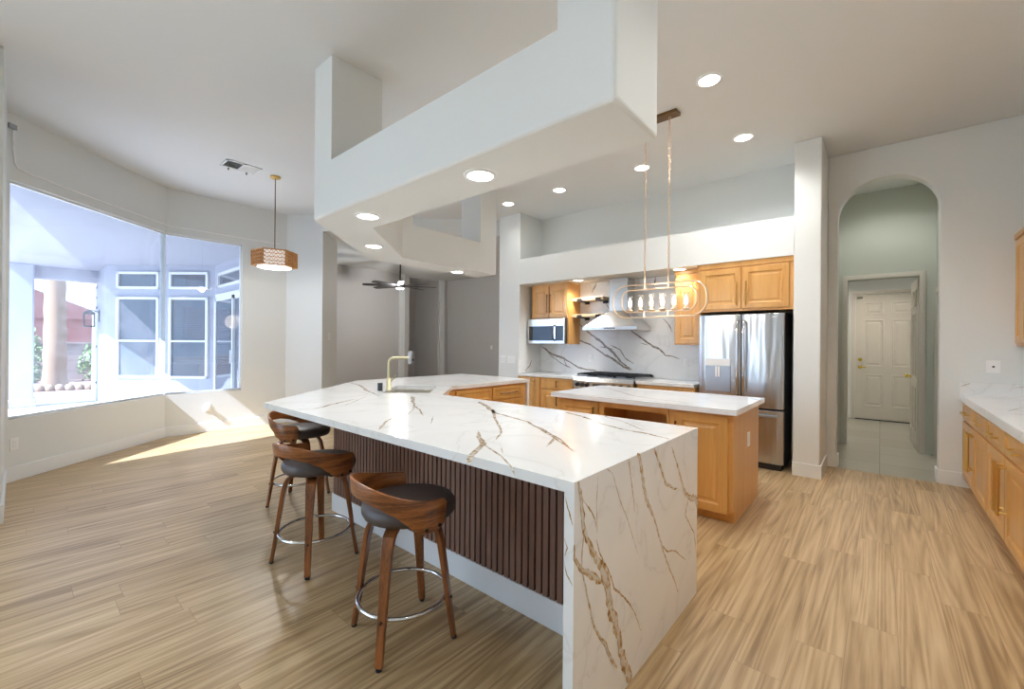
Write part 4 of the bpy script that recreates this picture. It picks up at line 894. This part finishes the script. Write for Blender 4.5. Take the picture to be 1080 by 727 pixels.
MB().box(XU - 0.02, 1.257, 3.4, 6.055, 2.3705, 2.42).build('crown_strip', 'maple', e)
fxu = frame((XU, 0, 0), (0, -1, 0), (-1, 0, 0))
for k in range(4):
    a, b = -6.0 + 0.64 * k + 0.005, -6.0 + 0.64 * (k + 1) - 0.005
    cdoor(e, fxu, a, b, 1.41, 2.355, b - 0.05 if k % 2 == 0 else a + 0.05, 1.60, 0.30, 'brass_bright', out=0.035, hr=0.008)

# ================================================================== hall doors
def panel_door(m, fr, u0, u1, z0, z1, th=0.04):
    """six-panel moulded door: a slab with six raised fields"""
    P, U, Nn = fr; Z = Vector((0, 0, 1)); W = u1 - u0; H = z1 - z0; m.fbox(fr, u0, u1, z0, z1, -th, 0)
    c = [(0.13, 0.44), (0.56, 0.87)]; r_ = [(0.10, 0.36), (0.42, 0.80), (0.84, 0.94)]
    for a, b in c:
        for p, q_ in r_:
            x0, x1, y0, y1 = u0 + a * W, u0 + b * W, z0 + p * H, z0 + q_ * H
            pt = lambda i, d_: [P + U * (x0 + i) + Z * (y0 + i) + Nn * d_, P + U * (x1 - i) + Z * (y0 + i) + Nn * d_, P + U * (x1 - i) + Z * (y1 - i) + Nn * d_, P + U * (x0 + i) + Z * (y1 - i) + Nn * d_]
            L = [pt(0, 0.0005), pt(0.004, 0.012), pt(0.02, 0.012), pt(0.03, 0.004), pt(0.05, 0.004), pt(0.07, 0.010)]; vs = [v for k in L for v in k]; fs = []
            for i in range(5):
                for k in range(4): A, B = i * 4 + k, i * 4 + (k + 1) % 4; fs.append((A, B, B + 4, A + 4))
            fs.append((20, 21, 22, 23)); m.add(vs, fs)
    return m
def knob(e, c, n_, lever=None, name='door_knob'):
    c, n_ = Vector(c), Vector(n_)
    m = MB().tube([c, c + n_ * 0.006], 0.032, 18).tube([c + n_ * 0.006, c + n_ * 0.05], 0.011, 12)
    if lever is None: m.tube([c + n_ * 0.035, c + n_ * 0.045, c + n_ * 0.06, c + n_ * 0.068], [0.018, 0.028, 0.026, 0.012], 16)
    else: m.tube([c + n_ * 0.05, c + n_ * 0.055 + Vector(lever)], 0.010, 12)
    m.build(name, 'brass_bright', e)
d1 = bpy.data.objects.new('door_1', None); COL.objects.link(d1); d1.location = (0.1, 10.41, 0); d1['kind'] = 'structure'
panel_door(MB(), fY(10.41), -0.358, 0.553, 0.015, 2.335, 0.03).build('door_leaf', 'door_paint', d1)
knob(d1, (-0.29, 10.41, 0.98), (0, -1, 0), (0.09, 0, 0)); MB().tube([(-0.29, 10.41, 1.12), (-0.29, 10.385, 1.12)], 0.03, 18).build('deadbolt', 'brass_bright', d1)
MB().box(-0.358, 0.553, 10.385, 10.41, 0.0, 0.015).build('threshold', 'black_metal', d1)
MB().box(-0.34, -0.26, 10.36, 10.382, 2.27, 2.30).build('door_latch', 'chrome', d1)
d2 = bpy.data.objects.new('door_2', None); COL.objects.link(d2); d2.location = (0.37, 7.75, 0); d2['kind'] = 'structure'
fo = frame((0.368, 7.76, 0), (-0.035, 0.74, 0), (-0.74, -0.035, 0))
panel_door(MB(), fo, 0, 0.73, 0.012, 2.28, 0.035).build('door_leaf', 'door_paint', d2)
knob(d2, fo[0] + fo[1] * 0.66 + Vector((0, 0, 0.95)), fo[2])
for z in (0.25, 1.15, 2.0): MB().tube([(0.385, 7.752, z), (0.385, 7.752, z + 0.09)], 0.008, 10).build('hinge', 'chrome', d2)
d3 = bpy.data.objects.new('door_3', None); COL.objects.link(d3); d3.location = (0.55, 6.9, 0); d3['kind'] = 'structure'
f3 = frame((0.545, 7.6, 0), (0, -1, 0), (-1, 0, 0))
panel_door(MB(), f3, 0.305, 1.055, 0.012, 2.022, 0.035).build('door_leaf', 'door_paint', d3); knob(d3, (0.545, 6.62, 0.95), (-1, 0, 0))

# ================================================================== lamps
def lamp_light(name, loc, watts, parent, kind='SPOT', size=0.06, col=LAMP_COL, spot=150):
    ld = bpy.data.lights.new(name, kind); ld.energy = watts; ld.color = col
    ld.shadow_soft_size = size
    if kind == 'SPOT': ld.spot_size = R(spot); ld.spot_blend = 0.7
    o = bpy.data.objects.new(name, ld); COL.objects.link(o); o.parent = parent; o.location = loc
    return o
GR = 'recessed ceiling lights'
def can(label, x, y, z, r=0.078, watts=LAMP_W, col=LAMP_COL):
    e = thing('recessed_light', label, 'ceiling light', (x, y, z), GR)
    MB().lathe([(r + 0.022, z - 0.0005), (r + 0.02, z - 0.006), (r + 0.002, z - 0.008), (r, z - 0.003)], x, y, 28, True, False).build('trim_ring', 'trim_white', e)
    MB().lathe([(r + 0.001, z - 0.0012), (r + 0.001, z - 0.004)], x, y, 28).build('lens', 'lamp_glow', e)
    lamp_light('lamp', (0, 0, -0.03), watts, e, size=0.075, col=col); return e
can('recessed light under the soffit beam, nearest its middle', -1.751, 1.735, BZ, 0.075)
can('recessed light under the soffit beam near its left corner', -2.98, 1.747, BZ, 0.075)
can('recessed light under the angled corner of the soffit', -3.86, 2.33, BZ, 0.075)
can('recessed light under the far leg of the soffit', -4.36, 3.894, BZ, 0.075)
can('recessed ceiling light nearest the arch side, closest to the viewer', -1.07, 3.669, CZ, watts=36)
can('recessed ceiling light in front of the right kitchen column', -1.092, 4.91, CZ, watts=34)
can('recessed ceiling light beside the chandelier chain', -2.219, 4.968, CZ, watts=6)
can('recessed ceiling light in the middle of the kitchen niche', -3.425, 4.955, CZ, watts=6)
can('recessed ceiling light nearest the left kitchen column', -4.37, 4.942, CZ, watts=6)
can('recessed light in the kitchen header left of the hood', -3.487, 5.56, 2.34, 0.07, 22)
can('recessed light in the kitchen header above the narrow cabinet', -1.952, 5.53, 2.34, 0.07, 8)
can('added unseen light in the hall ceiling behind the arch', 0.03, 6.9, 3.475, 0.07, 13)  # out-of-view lamp added to light the hall
can('added unseen light in the entry ceiling beyond the hall', -0.3, 9.2, 2.95, 0.07, 40, (1.0, 0.9, 0.78))  # warm lamp added out of view to brighten the entry

can('added fill light in the ceiling over the right aisle, out of view', 0.35, 2.6, CZ, watts=38, col=(1.0, 0.97, 0.91))  # added out of frame to brighten the right aisle
can('added fill light in the ceiling right beside the viewer, out of view', 0.2, 0.4, CZ, watts=14, col=(1.0, 0.97, 0.91))  # extra lamp, out of view, added to brighten the near floor
can('added fill light in the ceiling behind the viewer toward the left wall', -2.6, -1.1, CZ, watts=9)  # unseen lamp added to lift the light on the left floor

# linear chandelier over the small island
CY = 3.96
e = thing('linear_chandelier', 'gold open-frame chandelier with six glass candle lights', 'chandelier', (-1.61, CY, CZ))
def rrect(x0, x1, z0, z1, r_, n_=8):
    P = []
    for cx2, cz2, a0 in ((x1 - r_, z1 - r_, 0), (x0 + r_, z1 - r_, 90), (x0 + r_, z0 + r_, 180), (x1 - r_, z0 + r_, 270)):
        for k in range(n_ + 1): a = R(a0 + 90 * k / n_); P.append((cx2 + r_ * math.cos(a), CY, cz2 + r_ * math.sin(a)))
    return P
MB().tube(rrect(-2.06, -1.16, 1.635, 1.95, 0.13), 0.0075, 8, True).build('outer_frame', 'rose_gold', e)
MB().tube(rrect(-1.968, -1.247, 1.685, 1.903, 0.085), 0.0075, 8, True).build('inner_frame', 'rose_gold', e)
m = MB()
for x in (-1.73, -1.50):
    m.box(x - 0.009, x + 0.009, CY - 0.009, CY + 0.009, 1.635, 1.685); m.box(x - 0.009, x + 0.009, CY - 0.009, CY + 0.009, 1.903, 1.97)
m.build('struts', 'rose_gold', e)
for x in (-1.73, -1.50):
    MB().tube([(x, CY, 1.95), (x, CY, 2.12)], 0.0075, 8).build('rod', 'rose_gold', e)
    m = MB(); z = 2.115; k = 0
    while z < CZ - 0.05:
        L_ = 0.042; pts = []
        for q_ in range(10):
            a = 2 * math.pi * q_ / 10; u_ = 0.009 * math.cos(a); v_ = 0.5 * L_ * math.sin(a)
            pts.append((x + (u_ if k % 2 else 0), CY + (0 if k % 2 else u_), z + L_ / 2 + v_))
        m.tube(pts, 0.0026, 5, True); z += 0.0345; k += 1
    m.build('chain', 'rose_gold', e)
MB().box(-1.80, -1.42, CY - 0.055, CY + 0.055, CZ - 0.032, CZ - 0.001).build('canopy', 'bronze', e, bevel=0.004)
for k in range(6):
    x = -1.88 + k * 0.1085
    c_ = MB().lathe([(0.02, 1.693), (0.03, 1.70), (0.031, 1.708), (0.012, 1.712), (0.012, 1.74)], x, CY, 16).build('candle_cup', 'rose_gold', e)
    MB().lathe([(0.029, 1.709), (0.029, 1.855), (0.0275, 1.855), (0.0275, 1.709)], x, CY, 20, True, False).build('glass_shade', 'clear_glass', c_)
    MB().lathe([(0.010, 1.74), (0.016, 1.765), (0.014, 1.79), (0.004, 1.825)], x, CY, 12).build('bulb', 'bulb_glow', c_)
lamp_light('lamp', (0, -0.0, -1.62), 4, e, 'POINT', 0.2, (1, 0.85, 0.66))

# woven drum pendant in the bay
px_, py_ = -6.016, 2.193
e = thing('pendant_light', 'woven wood drum pendant hanging in the breakfast bay', 'pendant light', (px_, py_, CZ))
MB().lathe([(0.062, CZ - 0.001), (0.062, CZ - 0.02), (0.05, CZ - 0.026), (0.01, CZ - 0.03)], px_, py_, 28).build('canopy', 'brass', e)
MB().tube([(px_, py_, CZ - 0.03), (px_, py_, 2.52)], 0.006, 8).build('cord', 'bronze', e)
m = MB(); zt, zb = 2.545, 2.345; N8 = 6; rot0 = math.atan2(-py_, -px_)
cor = lambda a, r_: (px_ + r_ * math.cos(a), py_ + r_ * math.sin(a))
RO = 0.265
for k in range(N8):
    a0, a1 = rot0 + math.pi / N8 + 2 * math.pi * k / N8, rot0 + math.pi / N8 + 2 * math.pi * (k + 1) / N8
    p, q_ = cor(a0, RO), cor(a1, RO); U = Vector((q_[0] - p[0], q_[1] - p[1], 0)); L_ = U.length; U.normalize(); fr = (Vector((p[0], p[1], 0)), U, Vector((U.y, -U.x, 0)))
    if fr[2].dot(Vector((p[0] - px_, p[1] - py_, 0))) < 0: fr = (fr[0], fr[1], -fr[2])
    for z in (zb, zt - 0.008): m.fbox(fr, 0, L_, z, z + 0.008, -0.02, 0.002)
    for r_ in range(4):
        z0 = zb + 0.012 + r_ * 0.046
        m.fbox(fr, 0, L_, z0 + 0.038, z0 + 0.042, -0.02, 0)
        ns = 11
        for s_ in range(ns):
            u = L_ * (s_ + 0.5) / ns; sg = 1 if s_ % 2 else -1
            vs = []
            for n_ in (-0.022, 0.0):
                for (du, dz) in ((-0.010 * sg - 0.0022, 0), (-0.010 * sg + 0.0022, 0), (0.010 * sg + 0.0022, 0.038), (0.010 * sg - 0.0022, 0.038)): vs.append(fr[0] + fr[1] * (u + du) + Vector((0, 0, z0 + dz)) + fr[2] * n_)
            m.add(vs, [(0, 1, 2, 3), (7, 6, 5, 4), (0, 4, 5, 1), (1, 5, 6, 2), (2, 6, 7, 3), (3, 7, 4, 0)])
    m.fbox(fr, -0.004, 0.004, zb, zt, -0.02, 0.003)
m.build('woven_shade', 'rattan', e)
MB().lathe([(0.20, 2.535), (0.20, 2.335), (0.197, 2.335), (0.197, 2.535)], px_, py_, 32, True, False).lathe([(0.197, 2.345), (0.197, 2.342)], px_, py_, 32).build('diffuser', 'shade_white', e)
MB().box(px_ - 0.2, px_ + 0.2, py_ - 0.006, py_ + 0.006, 2.52, 2.532).box(px_ - 0.006, px_ + 0.006, py_ - 0.2, py_ + 0.2, 2.52, 2.532).build('spider', 'brass', e)
lamp_light('lamp', (0, 0, 2.32 - CZ), 20, e, 'POINT', 0.05)

# ceiling fan in the great room
gx, gy, gz = -9.38, 6.43, 2.83
e = thing('ceiling_fan', 'black eight-blade ceiling fan with light in the great room', 'ceiling fan', (gx, gy, CZ))
MB().lathe([(0.075, CZ - 0.001), (0.07, CZ - 0.04), (0.03, CZ - 0.06)], gx, gy, 20).build('canopy', 'black_metal', e)
MB().tube([(gx, gy, CZ - 0.05), (gx, gy, gz + 0.1)], 0.016, 10).build('downrod', 'black_metal', e)
MB().lathe([(0.03, gz + 0.13), (0.05, gz + 0.09), (0.11, gz + 0.06), (0.13, gz + 0.02), (0.13, gz - 0.03), (0.09, gz - 0.05)], gx, gy, 24).build('motor', 'black_metal', e)
MB().lathe([(0.10, gz - 0.05), (0.105, gz - 0.065), (0.08, gz - 0.085), (0.0, gz - 0.09)], gx, gy, 24).build('light_disc', 'fan_glow', e)
for k in range(8):
    a = R(12 + 45 * k); d_ = Vector((math.cos(a), math.sin(a), 0)); tg = Vector((-math.sin(a), math.cos(a), 0.22)).normalized(); n_ = d_.cross(tg)
    c = Vector((gx, gy, gz)); vs = []
    for r_, w_ in ((0.12, 0.05), (0.25, 0.085), (0.85, 0.075), (0.92, 0.05)):
        for i, j in ((-1, -1), (1, -1), (1, 1), (-1, 1)): vs.append(c + d_ * r_ + tg * i * w_ + n_ * j * 0.005)
    MB().add(vs, [(3, 2, 1, 0)] + [(i * 4 + q_, i * 4 + (q_ + 1) % 4, i * 4 + 4 + (q_ + 1) % 4, i * 4 + 4 + q_) for i in range(3) for q_ in range(4)] + [(12, 13, 14, 15)]).build('blade', 'black_metal', e)
lamp_light('lamp', (0, 0, gz - CZ - 0.25), 34, e, 'POINT', 0.12)

# ceiling vent
e = thing('ceiling_vent', 'white two-section ceiling vent above the breakfast bay', 'vent', (-5.99, 1.79, CZ))
vx0, vx1, vy0, vy1 = -6.13, -5.86, 1.60, 1.985
MB().box(vx0 + 0.012, vx1 - 0.012, vy0 + 0.012, vy1 - 0.012, CZ - 0.003, CZ - 0.001).build('backing', 'vent_grey', e)
m = MB()
for a, b, c, d_ in ((vx0, vx0 + 0.022, vy0, vy1), (vx1 - 0.022, vx1, vy0, vy1), (vx0, vx1, vy0, vy0 + 0.02), (vx0, vx1, vy1 - 0.02, vy1), (vx0, vx1, 1.783, 1.803)): m.box(a, b, c, d_, CZ - 0.012, CZ - 0.003)
m.build('frame', 'trim_white', e)
m = MB()
for y0, y1, sg in ((vy0 + 0.02, 1.783, 1), (1.803, vy1 - 0.02, -1)):
    for k in range(9):
        x = vx0 + 0.035 + k * 0.024; s_ = 0.0075 * -sg
        m.add([(x - s_, y0, CZ - 0.010), (x + s_, y0, CZ - 0.004), (x + s_, y1, CZ - 0.004), (x - s_, y1, CZ - 0.010), (x - s_, y0, CZ - 0.0115), (x + s_, y0, CZ - 0.0055), (x + s_, y1, CZ - 0.0055), (x - s_, y1, CZ - 0.0115)], [(0, 1, 2, 3), (7, 6, 5, 4), (0, 4, 5, 1), (1, 5, 6, 2), (2, 6, 7, 3), (3, 7, 4, 0)])
m.build('louvres', 'trim_white', e)
for y in (1.69, 1.89): MB().box(vx0 - 0.004, vx0 + 0.008, y - 0.006, y + 0.006, CZ - 0.04, CZ - 0.008).build('lever', 'vent_grey', e)

# white shade cord and junction plate on the bay wall above the big window
e = thing('shade_cable', 'white cable running along the bay wall above the windows', 'cable', (-6.33, -0.02, 3.1))
P = lambda u, z: frAi[0] + frAi[1] * u + Vector((0, 0, z)) + frAi[2] * 0.006
pts = [P(0.055, 3.38), P(0.05, 3.2), P(0.065, 3.07), P(0.09, 3.035), P(0.14, 3.02)] + [P(u, 3.01) for u in (0.5, 1.0, 1.5, LA - 0.03)]
pts += [frBi[0] + frBi[1] * u + Vector((0, 0, 3.005)) + frBi[2] * 0.006 for u in (0.03, 0.5, 1.0, 1.5)]
MB().tube(pts, 0.009, 8).build('cord', 'plate_white', e)
MB().fbox(frAi, 0.005, 0.07, 3.385, 3.43, 0.0, 0.02).build('junction_plate', 'steel_grey', e)

for o in bpy.data.objects:
    if '_local' in o: del o['_local']
